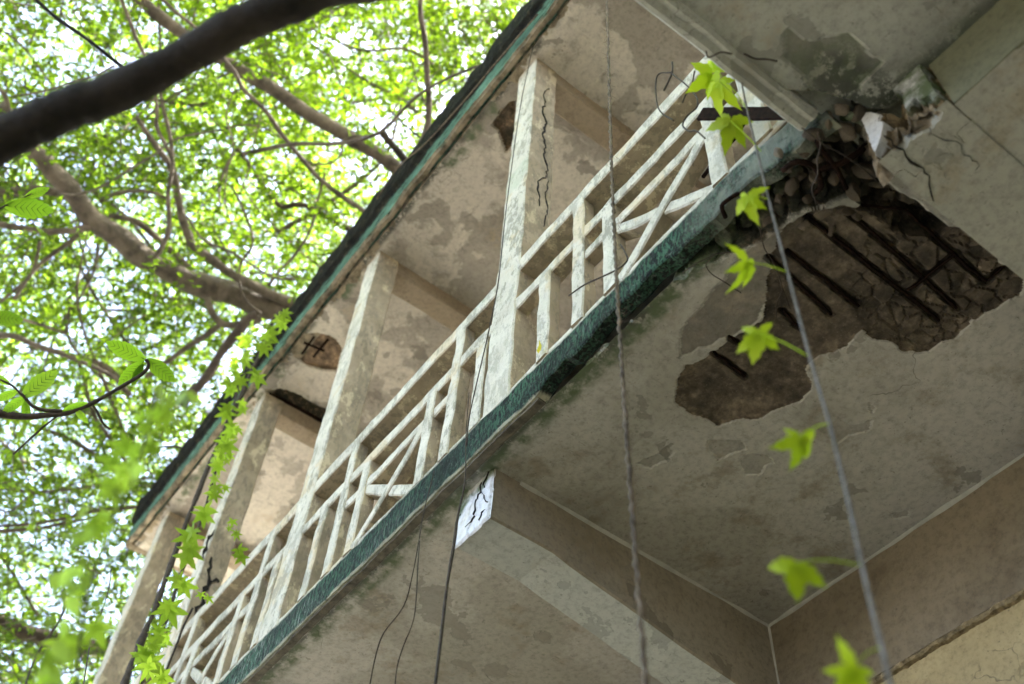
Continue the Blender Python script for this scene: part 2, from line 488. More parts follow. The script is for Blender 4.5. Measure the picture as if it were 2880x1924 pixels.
M_LEDGE = m_simple('crumbling_ledge', (0.08, 0.06, 0.03), (0.34, 0.27, 0.15), 30, 1.0, 0.01)
M_UPWALL = soffit_mat('balcony_wall_plaster', (0.36, 0.31, 0.24), (0.50, 0.45, 0.37), (0.24, 0.2, 0.15), (0.3, 0.22, 0.12), (0.16, 0.12, 0.08))
M_END = soffit_mat('white_limewash', (0.60, 0.61, 0.62), (0.68, 0.70, 0.71), (0.62, 0.57, 0.42), (0.6, 0.5, 0.3), (0.2, 0.16, 0.1), crack_w=0.02)
M_FAS = m_fascia()
M_REDGE = m_roof_edge()
M_RUST = m_simple('rusted_steel', (0.005, 0.0035, 0.003), (0.022, 0.011, 0.007), 60, 0.8, 0.003)
M_RUST.node_tree.nodes['Principled BSDF'].inputs['Specular IOR Level'].default_value = 0.05
M_ROOT = m_simple('aerial_root_bark', (0.035, 0.026, 0.018), (0.20, 0.155, 0.105), 60, 0.8, 0.002, stretch=(1, 1, .3))
M_THIN = m_simple('dark_root_bark', (0.02, 0.016, 0.012), (0.07, 0.055, 0.04), 40)
M_VSTEM = m_simple('grey_vine_bark', (0.085, 0.08, 0.065), (0.21, 0.20, 0.17), 40, 0.5, 0.002)
M_CRACK = m_simple('crack_void', (0.008, 0.007, 0.006), (0.02, 0.016, 0.012), 30)
M_ROCK = m_simple('broken_concrete', (0.05, 0.04, 0.027), (0.27, 0.215, 0.15), 38, 1.0, 0.012)
M_GROUND = m_simple('leaf_littered_soil', (0.042, 0.038, 0.027), (0.10, 0.092, 0.066), 2)
M_WOOD = m_simple('dark_red_timber', (0.03, 0.018, 0.014), (0.07, 0.035, 0.025), 8)
M_LIP = m_simple('mossy_drip_edge', (0.035, 0.032, 0.022), (0.16, 0.145, 0.10), 18, 0.8, 0.006)
M_CLOTH = m_simple('blue_violet_paint', (0.06, 0.06, 0.16), (0.10, 0.10, 0.24), 8)
M_CABLE = m_simple('black_cable_sheath', (0.006, 0.006, 0.012), (0.012, 0.012, 0.02), 8)
M_BARK = m_bark('grey_banyan_bark', (0.034, 0.028, 0.023), (0.14, 0.115, 0.092))
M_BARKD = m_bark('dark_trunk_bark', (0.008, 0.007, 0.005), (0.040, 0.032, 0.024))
M_BARKR = m_bark('red_brown_bark', (0.028, 0.021, 0.017), (0.08, 0.06, 0.047))
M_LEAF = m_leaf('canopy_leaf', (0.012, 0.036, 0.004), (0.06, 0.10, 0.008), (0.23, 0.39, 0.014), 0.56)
M_VLEAF = m_leaf('vine_leaf', (0.36, 0.50, 0.015), (0.46, 0.62, 0.02), (0.70, 0.90, 0.02), 0.45, 'rand')
M_CLEAF = m_leaf('creeper_leaf', (0.22, 0.38, 0.02), (0.32, 0.50, 0.03), (0.55, 0.80, 0.06), 0.5, 'rand')
M_TLEAF = m_leaf('twig_leaf', (0.04, 0.10, 0.012), (0.06, 0.13, 0.015), (0.38, 0.66, 0.03), 0.65, 'rand')
M_BLEAF = m_leaf('broad_vine_leaf', (0.20, 0.34, 0.03), (0.36, 0.54, 0.08), (0.65, 0.90, 0.12), 0.5, 'rand')
M_YLEAF = m_leaf('fallen_yellow_leaf', (0.6, 0.5, 0.02), (0.6, 0.5, 0.02), (0.7, 0.6, 0.05), 0.4, 'rand')

# ------------------------------------------------------------------ the setting
def ground():
    n = 60
    xs = np.concatenate([[-600, -200, -80], np.linspace(-40, 40, n), [80, 200, 600]])
    X, Y = np.meshgrid(xs, xs, indexing='ij')
    V = np.stack([X.ravel(), Y.ravel(), -1.6 + 0.05 * fbm(np.stack([X.ravel(), Y.ravel(), 0 * X.ravel()], 1), 0.3, 3)], 1)
    m = len(xs); i = np.arange(m - 1)
    A = (i[:, None] * m + i[None, :]).ravel()
    F = np.stack([A, A + m, A + m + 1, A + 1], 1)
    o = link('ground', quick_mesh('ground', V, F, True), M_GROUND)
    tag(o, kind='structure')
ground()

pv = bpy.data.objects.new('path', mesh('path', [(-34, -7, -1.54), (-8.4, -7, -1.54), (-8.4, 16, -1.54), (-34, 16, -1.54), (-34, -7, -1.7), (-8.4, -7, -1.7), (-8.4, 16, -1.7), (-34, 16, -1.7)],
     [(0, 1, 2, 3), (0, 4, 5, 1), (1, 5, 6, 2), (2, 6, 7, 3), (3, 7, 4, 0)]))
COL.objects.link(pv); tag(pv, kind='structure')  # unseen pale slab added to bounce sunlight up to the roof soffit
pv.data.materials.append(m_simple('pale_bounce_concrete', (0.38, 0.36, 0.32), (0.50, 0.48, 0.43), 2))
# ------------------------------------------------------------------ the house
Y0 = 1.40
SZ = 2.90           # underside of balcony slab above the eye
RZ = 6.30           # underside of roof slab
YW = 2.93           # wall of the house
XL = -7.95          # far end of the house
house = empty('house', (-3.5, 1.4, -1.6), 'derelict plastered house with an upper balcony, lattice railing and cracked soffits', 'house')
house_inv = Matrix.Translation((3.5, -1.4, 1.6))
def hp(o, parent=None):
    """parent to the house while keeping world coordinates in the mesh"""
    o.parent = parent or house
    if parent is None:
        o.matrix_parent_inverse = house_inv
    return o

def grid_sheet(name, xs, ys, z, fn, mat, attrs=('exposed', 'mould', 'green'), thick=None):
    X, Y = np.meshgrid(xs, ys, indexing='ij')
    P = np.stack([X.ravel(), Y.ravel()], 1)
    dz, at = fn(P)
    V = np.stack([P[:, 0], P[:, 1], z + dz], 1)
    m, k = len(xs), len(ys)
    A = (np.arange(m - 1)[:, None] * k + np.arange(k - 1)[None, :]).ravel()
    F = np.stack([A, A + 1, A + k + 1, A + k], 1)       # facing down
    me = quick_mesh(name, V, F, False)
    for a in attrs:
        add_attr(me, a, at.get(a, np.zeros(len(P))))
    return link(name, me, mat)

dsp = lambda pts, z=SZ: [onZ(x * D2P, y * D2P, z)[:2] for x, y in pts]
PIT1 = dsp([(1775, 560), (1800, 515), (1850, 490), (1930, 470), (2010, 478), (2050, 492), (2120, 520), (2190, 522), (2240, 545), (2345, 640),
            (2335, 680), (2290, 700), (2230, 733), (2190, 780), (2110, 806), (2040, 792), (1975, 763), (1940, 798), (1870, 826), (1850, 850),
            (1856, 880), (1832, 918), (1790, 935), (1720, 962), (1650, 972), (1585, 955), (1550, 920), (1546, 875), (1568, 835), (1640, 812), (1690, 772), (1740, 738), (1750, 700), (1765, 640)])
SCR1 = dsp([(1600, 790), (1560, 820), (1580, 740), (1640, 660), (1700, 600), (1790, 500), (1790, 560), (1770, 650), (1745, 740), (1680, 780)])
PIT0 = dsp([(1800, 225), (1900, 240), (1960, 290), (1985, 335), (1990, 385), (1975, 425), (1900, 450), (1840, 480), (1770, 515), (1700, 560), (1620, 590),
            (1540, 640), (1450, 715), (1400, 765), (1330, 830), (1285, 850), (1270, 800), (1380, 700), (1600, 500)])
PIT0B = dsp([(1960, 330), (2000, 400), (2080, 480), (2160, 530), (2090, 530), (2000, 470), (1960, 430)])
PEELS = [dsp(p) for p in ([(1622, 1005), (1700, 1010), (1712, 1030), (1680, 1040), (1645, 1058), (1625, 1035)], [(1690, 1055), (1725, 1035), (1765, 1045), (1775, 1062), (1750, 1070), (1745, 1088), (1705, 1092)],
         [(1462, 1062), (1530, 1022), (1545, 1035), (1528, 1055), (1490, 1075)], [(1880, 985), (1925, 960), (1960, 975), (1998, 965), (1990, 990), (1950, 1000), (1915, 1022), (1895, 1005)],
         [(2150, 640), (2180, 600), (2190, 640)], [(1995, 925), (2008, 935), (1998, 945)], [(2040, 1180), (2080, 1172), (2085, 1185), (2050, 1192)])]
REB = [((250, 375), (990, 965)), ((480, 350), (900, 720)), ((900, 720), (1090, 900)), ((150, 580), (545, 880)), ((40, 600), (390, 930)), ((120, 905), (225, 1010)),
       ((800, 350), (1070, 590)), ((1070, 590), (1250, 750)), ((1090, 590), (820, 800)), ((1380, 640), (1260, 745)), ((560, 330), (800, 350))]
REB = [[onZ(2140 + x / 1.959, 420 + y / 1.959, SZ)[:2] for x, y in s] for s in REB]
REB += [[onZ(1920 + x / 2.445, 640 + y / 2.445, SZ)[:2] for x, y in s] for s in (((205, 870), (430, 1055)), ((330, 770), (480, 880)))]
prng = np.random.default_rng(11)
ROCKS = prng.random((420, 2)) * [2.2, 0.55] + [-2.4, 1.35]

def pert(P, amt=0.014, sc=16, seed=0):
    q = np.column_stack([P, np.full(len(P), 3.3 + seed)])
    return fbm(q, sc, 4) * amt * 2 + fbm(q, sc * 0.3, 2) * amt * 1.5

def lower_fn(P):
    q = np.column_stack([P, np.zeros(len(P))])
    dz = 0.004 * fbm(q, 1.5, 3) + 0.0012 * fbm(q, 20, 3)
    s1 = poly_sd(P, PIT1) + pert(P)
    ex = sstep(s1, -0.001, 0.004)
    inner = 0.010 + 0.008 * fbm(q, 14, 4) + 0.010 * sstep(s1, 0.0, 0.08)
    dz = dz + ex * np.maximum(inner, 0.004)
    g = np.zeros(len(P))
    for a, b in REB:
        d = seg_d(P, a, b) + 0.004 * fbm(q, 30, 3)
        g = np.maximum(g, 1 - sstep(d, 0.006, 0.014))
    dz += g * 0.040
    # cracked cubes round the crossing bars
    w1, w2, _ = worley(P, ROCKS2)
    blk = (1 - sstep(w2 - w1, 0.0, 0.008)) * sstep(0.30 - np.linalg.norm(P - RC, axis=1), 0, 0.10) * ex
    dz += blk * 0.012
    s2 = poly_sd(P, SCR1) + pert(P, 0.02, 9, 5)
    ex2 = sstep(s2, -0.001, 0.003) * (1 - ex)
    dz += ex2 * 0.004
    for pk in PEELS:
        sp = poly_sd(P, pk) + pert(P, 0.006, 26, 3)
        e_ = sstep(sp, -0.001, 0.0015) * (1 - ex)
        dz += e_ * 0.004; ex2 = np.maximum(ex2, e_ * 0.88)
    s0 = np.maximum(poly_sd(P, PIT0), poly_sd(P, PIT0B)) + pert(P, 0.02, 12, 9) + 0.022
    e0 = sstep(s0, -0.002, 0.008)
    w1, w2, ix = worley(P + 0.012 * np.stack([fbm(q, 18, 3), fbm(q + 9, 18, 3)], 1), ROCKS)
    hgt = 0.022 + 0.05 * (np.sin(ix * 12.9898) * 0.5 + 0.5)
    rock = hgt + 0.05 * (1 - sstep(w2 - w1, 0.0, 0.016)) + 0.35 * w1 + 0.014 * fbm(q, 30, 4)
    dz += e0 * np.maximum(rock, 0.01) * (0.45 + 0.55 * sstep(s0, 0, 0.07))
    exposed = np.maximum(np.maximum(ex, e0), ex2 * 0.49)
    mstrip = 0.55 * np.exp(-(poly_sd(P, PIT0) / 0.07) ** 2)
    green = np.exp(-((P[:, 1] - 1.49) / 0.045) ** 2) * 0.9 + 0.7 * np.exp(-((poly_sd(P, PIT0)) / 0.07) ** 2) * (P[:, 0] < -1.4)
    mould = np.exp(-((P[:, 1] - 1.465) / 0.02) ** 2) * 0.9 + 0.8 * e0 * sstep(-s0, -0.05, 0)
    return dz, dict(exposed=exposed, mould=np.clip(mould * 0.8 + mstrip, 0, 1), green=green)
RC = onZ(2140 + 960 / 1.959, 420 + 740 / 1.959, SZ)[:2]
ROCKS2 = prng.random((260, 2)) * [0.9, 0.9] + RC - [0.45, 0.45]

xs = np.concatenate([np.arange(XL, -2.40, 0.03), np.arange(-2.40, -0.555, 0.0065)])
ys = np.concatenate([np.arange(1.455, 1.52, 0.0065), np.arange(1.52, YW + 0.02, 0.0075)])
sof = hp(grid_sheet('balcony_slab', xs, ys, SZ, lower_fn, M_SOF))

# top of the balcony slab, and the lip with its drip groove
def profile_x(name, sec, x0, x1, step, mat, rough=0.003, parent=None, mod=None, rs=9, attrs=False):
    xs = np.arange(x0, x1 + step * 0.5, step)
    rings = np.array([[(x, y, z) for y, z in sec] for x in xs])
    P = rings.reshape(-1, 3)
    off = np.stack([np.zeros(len(P)), vnoise(P * rs + 13.1), vnoise(P * rs + 57.7)], 1) * rough
    off += np.stack([np.zeros(len(P)), vnoise(P * rs * 4 + 13.1), vnoise(P * rs * 4 + 57.7)], 1) * rough * 0.6
    P = P + off
    if mod is not None: P = mod(P)
    o = fix_normals(loft(name, P.reshape(rings.shape), mat))
    return hp(o, parent)

def eat(P):
    """broken lower edge of the fascia near the corner"""
    q = P * [1, 0, 0] + [0, 4, 4]
    k = sstep(P[:, 0], -1.98, -1.86) * (P[:, 2] < 3.0)
    P = P.copy()
    P[:, 2] += k * np.clip(0.028 + 0.05 * fbm(q, 5, 3) + 0.02 * fbm(q, 22, 3), 0, 0.09)
    k2 = sstep(P[:, 0], -0.98, -0.75)
    P[:, 1] += k2 * 0.02
    return P
profile_x('fascia', [(1.405, 2.897), (1.400, 2.905), (1.400, 2.95), (1.400, 3.0), (1.400, 3.04), (1.400, 3.070), (1.406, 3.078), (1.47, 3.078), (1.47, 2.93), (1.452, 2.895)], XL, -0.60, 0.02, M_FAS, 0.004, mod=eat)
lip = profile_x('slab_lip', [(1.415, 2.887), (1.450, 2.889), (1.452, 2.94), (1.412, 2.94)], XL, -1.99, 0.03, M_LIP, 0.003)
slabtop = profile_x('balcony_floor', [(1.48, 3.07), (2.92, 3.07), (2.92, 3.06), (1.48, 3.06)], XL, 0.9, 0.5, M_SOF, 0.0)

# cantilever beams under the slab
def cant_beam(x0, x1, pts, mat, endmat, name='cantilever_beam', broken=False):
    # side outline in Y-Z
    secs = []
    for y, zb in pts:
        secs.append([(x0, y, 2.93), (x0, y, zb + 0.008), (x0 + 0.006, y, zb), (x1 - 0.006, y, zb), (x1, y, zb + 0.008), (x1, y, 2.93)])
    yy = []
    for (a, b) in zip(pts[:-1], pts[1:]):
        m = max(1, int((b[0] - a[0]) / 0.05))
        for s in range(m):
            t = s / m; yy.append((a[0] + (b[0] - a[0]) * t, a[1] + (b[1] - a[1]) * t))
    yy.append(pts[-1])
    rings = np.array([[(x0, y, 2.93), (x0, y, zb + 0.08), (x0, y, zb + 0.008), (x0 + 0.007, y, zb), ((x0 + x1) / 2, y, zb), (x1 - 0.007, y, zb), (x1, y, zb + 0.008), (x1, y, zb + 0.08), (x1, y, 2.93)] for y, zb in yy])
    P = rings.reshape(-1, 3)
    P = P + np.stack([vnoise(P * 7), 0 * P[:, 0], vnoise(P * 7 + 50)], 1) * 0.0025
    o = fix_normals(loft(name, P.reshape(rings.shape), mat))
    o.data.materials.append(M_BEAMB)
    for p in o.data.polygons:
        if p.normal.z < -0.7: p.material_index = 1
    hp(o)
    return o
b1 = cant_beam(-2.576, -2.360, [(1.505, 2.652), (1.79, 2.652), (1.87, 2.634), (2.41, 2.543), (2.935, 2.475)], M_BEAM, M_END)
def end_face():
    xs_ = np.arange(-2.579, -2.356, 0.006); zs_ = np.arange(2.646, 2.905, 0.006)
    X, Z = np.meshgrid(xs_, zs_, indexing='ij'); P = np.stack([X.ravel(), Z.ravel()], 1)
    q = np.column_stack([P, np.full(len(P), 2.0)])
    y = 1.494 + 0.004 * fbm(q, 12, 3) + 0.004 * sstep(fbm(q, 9, 4), 0.12, 0.14)
    edge = np.minimum(np.minimum(P[:, 0] + 2.579, -2.360 - P[:, 0]), P[:, 1] - 2.646)
    y = y + 0.009 * (1 - sstep(edge + 0.006 * fbm(q, 30, 3), 0.0, 0.010))
    V = np.stack([P[:, 0], y, P[:, 1]], 1); k = len(zs_); m = len(xs_)
    A = (np.arange(m - 1)[:, None] * k + np.arange(k - 1)[None, :]).ravel()
    me = quick_mesh('beam_end', V, np.stack([A, A + k, A + k + 1, A + 1], 1))
    top = sstep(P[:, 1] + 0.06 * fbm(q, 10, 3) - 0.5 * (P[:, 0] + 2.36), 2.86, 2.93)
    add_attr(me, 'exposed', 0.4 * top); add_attr(me, 'mould', 0.35 * top); add_attr(me, 'green', top)
    o = link('beam_end', me, M_END); o.parent = b1; o.matrix_parent_inverse = Matrix.Identity(4)
end_face()
g9 = lambda x, y: (2140 + x / 3.92, 200 + y / 3.92)
BRK = [onZ(*g9(*p), 2.65)[:2] for p in [(1330, 900), (1310, 790), (1345, 640), (1430, 540), (1560, 540), (1640, 470), (1990, 450), (1960, 520), (1900, 600), (1870, 650), (1720, 700), (1610, 760), (1590, 850), (1480, 890), (1400, 860)]]
def b2_fn(P):
    q = np.column_stack([P, np.full(len(P), 6.0)])
    dz = 0.003 * fbm(q, 1.5, 3) + 0.0008 * fbm(q, 20, 3)
    sd = poly_sd(P, BRK) + pert(P, 0.006, 22, 7)
    e = sstep(sd, -0.001, 0.004)
    w1, w2, ix = worley(P + 0.01 * np.stack([fbm(q, 20, 3), fbm(q + 9, 20, 3)], 1), BRP)
    dz += e * (0.006 + 0.03 * (np.sin(ix * 12.9898) * 0.5 + 0.5) + 0.05 * (1 - sstep(w2 - w1, 0, 0.007)) + 0.006 * fbm(q, 40, 3) + 0.06 * sstep(sd, 0.01, 0.05))
    return dz, dict(exposed=e)
BRP = prng.random((60, 2)) * [0.4, 0.3] + [-0.62, 1.45]
b2 = hp(grid_sheet('cantilever_beam', np.arange(-0.568, -0.334, 0.0045), np.concatenate([np.arange(1.50, 1.80, 0.0045), np.arange(1.80, YW + 0.05, 0.02)]), 2.65, b2_fn, M_PORCH))
FW1 = np.array([onY(*g9(*p), 1.5) for p in [(1060, 500), (1110, 450), (1200, 440), (1330, 470), (1300, 540), (1365, 550), (1340, 720), (1290, 840), (1240, 930), (1190, 780), (1140, 620)]])[:, [0, 2]]
FW2 = np.array([onY(*g9(*p), 1.5) for p in [(1440, 90), (1560, 20), (1740, -120), (1830, 60), (1960, 240), (1900, 320), (1830, 290), (1740, 330), (1690, 310), (1600, 430), (1560, 380), (1550, 220), (1440, 230)]])[:, [0, 2]]
def end_sheet():
    xs_ = np.arange(-0.612, -0.333, 0.0042); zs_ = np.arange(2.648, 2.915, 0.0042)
    X, Z = np.meshgrid(xs_, zs_, indexing='ij'); P = np.stack([X.ravel(), Z.ravel()], 1)
    q = np.column_stack([P, np.full(len(P), 2.0)])
    s1 = np.maximum(poly_sd(P, FW1), poly_sd(P, FW2)) + 0.004 * fbm(q, 40, 3)
    w = sstep(s1, -0.002, 0.003)
    w1, w2, ix = worley(P + 0.01 * np.stack([fbm(q, 20, 3), fbm(q + 9, 20, 3)], 1), ERP)
    dep = 0.015 + 0.045 * (np.sin(ix * 78.233) * 0.5 + 0.5) + 0.05 * (1 - sstep(w2 - w1, 0, 0.008)) + 0.02 * fbm(q, 25, 4) + 0.05 * sstep(-s1, 0.0, 0.05)
    y = 1.499 + (1 - w) * np.maximum(dep, 0.004) + 0.0015 * fbm(q, 30, 3)
    V = np.stack([P[:, 0], y, P[:, 1]], 1); k = len(zs_); m = len(xs_)
    A = (np.arange(m - 1)[:, None] * k + np.arange(k - 1)[None, :]).ravel()
    me = quick_mesh('beam_end', V, np.stack([A, A + k, A + k + 1, A + 1], 1))
    add_attr(me, 'exposed', 1 - w); add_attr(me, 'mould', 0.5 * (poly_sd(P, FW2) > -0.005)); add_attr(me, 'green', 0.9 * (poly_sd(P, FW2) > -0.005))
    o = link('beam_end', me, M_END); o.parent = b2; o.matrix_parent_inverse = Matrix.Identity(4)
ERP = prng.random((50, 2)) * [0.3, 0.28] + [-0.62, 2.64]
end_sheet()
def quadslab(name, pts, th, mat, parent, d=(0, 1, 0)):
    """a plate of irregular outline with real thickness"""
    pts = np.asarray(pts, float); n = len(pts)
    V = np.vstack([pts, pts + np.array(d) * th])
    F = [tuple(range(n)), tuple(range(2 * n - 1, n - 1, -1))] + [(i, i + n, (i + 1) % n + n, (i + 1) % n) for i in range(n)]
    o = fix_normals(link(name, mesh(name, V, F), mat))
    return o
# dropped ceiling to the right of the corner
dr = grid_sheet('dropped_ceiling', np.arange(-0.336, 1.7, 0.03), np.arange(1.527, YW + 0.05, 0.03), 2.65,
                lambda P: (0.003 * fbm(np.column_stack([P, 0 * P[:, 0]]), 4, 3), {}), M_PORCH)
hp(dr)
M_STEP = soffit_mat('green_bounce_step_plaster', (0.15, 0.155, 0.10), (0.24, 0.25, 0.17), (0.12, 0.12, 0.07), (0.12, 0.12, 0.05), (0.16, 0.12, 0.08))  # green light reflected onto this face is put into its colour
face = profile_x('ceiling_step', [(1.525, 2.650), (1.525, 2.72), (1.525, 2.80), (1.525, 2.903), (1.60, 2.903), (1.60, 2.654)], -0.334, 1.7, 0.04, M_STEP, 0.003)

# wall beam, ledge and the yellow wall below
profile_x('wall_beam', [(2.930, 2.96), (2.930, 2.70), (2.930, 2.55), (2.932, 2.418), (2.955, 2.408), (3.05, 2.408), (3.05, 2.96)], XL, 1.7, 0.06, M_WBEAM, 0.003)
profile_x('wall_ledge', [(2.929, 2.414), (2.926, 2.406), (2.932, 2.398), (2.960, 2.394), (2.965, 2.409)], XL, 1.7, 0.012, M_LEDGE, 0.006, rs=30)
profile_x('lower_wall', [(2.950, 2.40), (2.950, 1.8), (2.950, 1.0), (2.950, 0), (2.950, -1.7), (3.1, -1.7), (3.1, 2.40)], XL, 1.7, 0.1, M_WALL, 0.004)
profile_x('upper_wall', [(2.93, 3.08), (2.93, 4.0), (2.93, 5.0), (2.93, 6.29), (3.10, 6.29), (3.10, 3.08)], XL + 0.35, 1.7, 0.1, M_UPWALL, 0.004)
hp(bar('end_wall', (XL + 0.08, 2.96, -1.7), (XL + 0.08, 2.96, 6.28), 0.16, 5.0, M_UPWALL, step=0.5))
# unseen wall added on the right to block sky light from that side
hp(bar('light_block_wall', (2.0, -4.5, 2.3), (2.0, 2.93, 2.3), 8.0, 0.25, M_UPWALL, side=(1, 0, 0), step=0.5))
# dark timber head of the balcony doors
tb = hp(bar('door_head', (-7.2, 2.86, 6.21), (-1.0, 2.86, 6.21), 0.12, 0.06, M_WOOD))
for xx in (-1.9, -3.5, -4.55, -6.3):
    hp(bar('blue_shutter', (xx - 0.22, 2.80, 6.05), (xx + 0.12, 2.80, 6.05), 0.20, 0.04, M_CLOTH))

# porch slab, its lip and soffit
PEEL = dsp([(1805, 75), (1830, 92), (1855, 100), (1900, 85), (1950, 78), (1985, 100), (1995, 125), (2035, 128), (2030, 150), (1990, 190), (1960, 215), (1930, 245),
            (1880, 240), (1850, 205), (1838, 175), (1800, 130)])
def porch_fn(P):
    q = np.column_stack([P, np.full(len(P), 4.0)])
    dz = 0.004 * fbm(q, 1.5, 3) + 0.001 * fbm(q, 20, 3)
    s = poly_sd(P, PEEL) + pert(P, 0.010, 14, 2)
    e = sstep(s, -0.001, 0.003)
    dz += e * 0.005
    s0 = poly_sd(P, PIT0P) + pert(P, 0.012, 14, 4)
    e0 = sstep(s0, -0.002, 0.006)
    dz += e0 * np.maximum(0.03 + 0.05 * fbm(q, 18, 4) + 0.05 * sstep(s0, 0, .05), 0.01)
    mc = onZ(1935 * D2P, 190 * D2P, SZ)[:2]
    mould = np.exp(-(np.linalg.norm((P - mc) * [1, 0.7], axis=1) / 0.11) ** 2) + 0.6 * np.exp(-((P[:, 1] - 1.52) / 0.05) ** 2)
    return dz, dict(exposed=np.maximum(e0, e * 0.44), mould=mould, green=0.5 * e + 0.4 * np.exp(-((P[:, 1] - 1.52) / 0.1) ** 2))
PIT0P = dsp([(1800, 215), (1850, 205), (1900, 222), (1960, 235), (2010, 255), (2060, 245), (2130, 250), (2000, 400), (1830, 300)])
hp(grid_sheet('porch_slab', np.arange(-0.625, 1.7, 0.009), np.arange(-0.35, 1.545, 0.009), SZ, porch_fn, M_PORCH))
# rounded edge moulding of the porch (runs along Y)
yy = np.arange(-0.35, 1.40, 0.03)
rings = np.array([[(-0.623, y, 2.905), (-0.628, y, 2.893), (-0.640, y, 2.889), (-0.655, y, 2.895), (-0.675, y, 2.888), (-0.690, y, 2.892), (-0.697, y, 2.91), (-0.697, y, 3.06), (-0.62, y, 3.07)] for y in yy])
P = rings.reshape(-1, 3)
P = P + np.stack([vnoise(P * 12), 0 * P[:, 0], vnoise(P * 12 + 50)], 1) * 0.004 + np.stack([vnoise(P * 40), 0 * P[:, 0], vnoise(P * 40 + 50)], 1) * 0.002
hp(fix_normals(loft('porch_moulding', P.reshape(rings.shape), M_PORCH)))
hp(bar('porch_topping', (0.535, -0.35, 3.07), (0.535, 2.9, 3.07), 2.33, 0.13, M_PORCH, side=(0, 0, -1), step=0.5, rough=0))
hp(bar('porch_edge', (-0.62, -0.37, 2.98), (1.7, -0.37, 2.98), 0.18, 0.03, M_PORCH, step=0.2))

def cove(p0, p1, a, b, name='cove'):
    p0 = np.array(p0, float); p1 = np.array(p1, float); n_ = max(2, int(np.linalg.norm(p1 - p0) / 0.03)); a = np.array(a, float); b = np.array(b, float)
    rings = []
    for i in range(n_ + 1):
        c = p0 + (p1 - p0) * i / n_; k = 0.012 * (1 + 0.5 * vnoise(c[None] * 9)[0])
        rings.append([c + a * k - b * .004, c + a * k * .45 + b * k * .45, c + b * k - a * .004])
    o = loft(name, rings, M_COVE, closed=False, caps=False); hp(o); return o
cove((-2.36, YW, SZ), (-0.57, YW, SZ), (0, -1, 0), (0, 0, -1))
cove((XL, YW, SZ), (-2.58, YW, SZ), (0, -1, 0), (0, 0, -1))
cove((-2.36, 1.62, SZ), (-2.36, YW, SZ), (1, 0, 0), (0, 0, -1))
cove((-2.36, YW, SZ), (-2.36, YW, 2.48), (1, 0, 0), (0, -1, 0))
# rebars in the pits of the slab
for a, b in REB:
    a = np.array(a); b = np.array(b)
    m = 6
    pts = [(*(a + (b - a) * i / m + 0.002 * prng.standard_normal(2)), SZ + 0.022) for i in range(m + 1)]
    hp(tube('rebar', pts, 0.0052, M_RUST, k=6, sub=1, rough=0.15))
# twisted rebar and steel bar sticking out at the corner
g4 = lambda x, y: (1900 + x / 6.52, 150 + y / 6.52)
sb = []
bar0 = onY(*g4(445, 1100), 1.30); bar1 = onY(*g4(2150, 1075), 1.36)
st = bar('steel_angle', bar0, bar1, 0.047, 0.012, M_RUST, step=0.03, rough=0.0015, ch=0.002)
hp(st)
hp(tube('rebar', [onY(1978, 497, 1.47), onY(2010, 455, 1.44), onY(2045, 412, 1.41), onY(2075, 375, 1.42), onY(2135, 270, 1.45)], 0.008, M_RUST, k=7, sub=3, rough=0.12))
hp(tube('rebar', [onZ(2200, 480, 2.88), onZ(2240, 455, 2.87), onZ(2290, 470, 2.87), onZ(2310, 520, 2.89), onZ(2290, 545, 2.92)], 0.009, M_RUST, k=7, sub=3, rough=0.12))
hp(tube('rebar', [onZ(2300, 480, 2.90), onZ(2360, 460, 2.88), onZ(2420, 425, 2.90), onZ(2440, 400, 2.94)], 0.010, M_RUST, k=7, sub=3, rough=0.12))
hp(tube('rebar', [onZ(2290, 370, 2.92), onZ(2310, 420, 2.89), onZ(2350, 470, 2.88), onZ(2380, 530, 2.91)], 0.008, M_RUST, k=7, sub=3, rough=0.12))
hp(tube('rebar', [onZ(2040, 610, 2.90), onZ(2030, 580, 2.87), onZ(2050, 560, 2.87), onZ(2075, 545, 2.91)], 0.007, M_RUST, k=7, sub=3, rough=0.12))

# loose lumps of broken concrete at the corner
def lump(r, seed):
    import bmesh
    bm = bmesh.new(); bmesh.ops.create_icosphere(bm, subdivisions=2, radius=1.0)
    V = np.array([v.co[:] for v in bm.verts])
    s = np.random.default_rng(seed)
    # cut by random planes for a broken look
    for _ in range(16):
        nrm = s.standard_normal(3); nrm /= np.linalg.norm(nrm); h = 0.55 + 0.3 * s.random()
        d = V @ nrm - h
        V = V - np.clip(d, 0, None)[:, None] * nrm
    V = V * r * (1 + 0.22 * fbm(V + seed, 1.6, 2))[:, None] * [1, 0.9, 0.65]
    for v, c in zip(bm.verts, V): v.co = c
    me = bpy.data.meshes.new('concrete_lump'); bm.to_mesh(me); bm.free()
    me.materials.append(M_ROCK)
    return me
LUMPS = [lump(1.0, s) for s in range(7)]
M_ROCKL = m_simple('pale_broken_concrete', (0.14, 0.11, 0.075), (0.38, 0.31, 0.22), 26, 1.0, 0.012)
lr = random.Random(5)
lump_px = [(2190, 560, .022), (2230, 520, .028), (2270, 560, .022), (2215, 470, .022), (2160, 620, .02),
           (2350, 500, .038), (2400, 540, .04), (2440, 480, .035), (2380, 590, .04), (2310, 600, .032), (2260, 630, .03), (2340, 650, .03), (2410, 610, .026), (2290, 380, .03),
           (2330, 340, .034), (2380, 370, .04), (2420, 350, .032), (2370, 310, .03), (2260, 430, .03), (2300, 450, .026), (2450, 420, .028), (2420, 310, .03), (2290, 500, .024),
           (2150, 540, .022), (2190, 430, .02)]
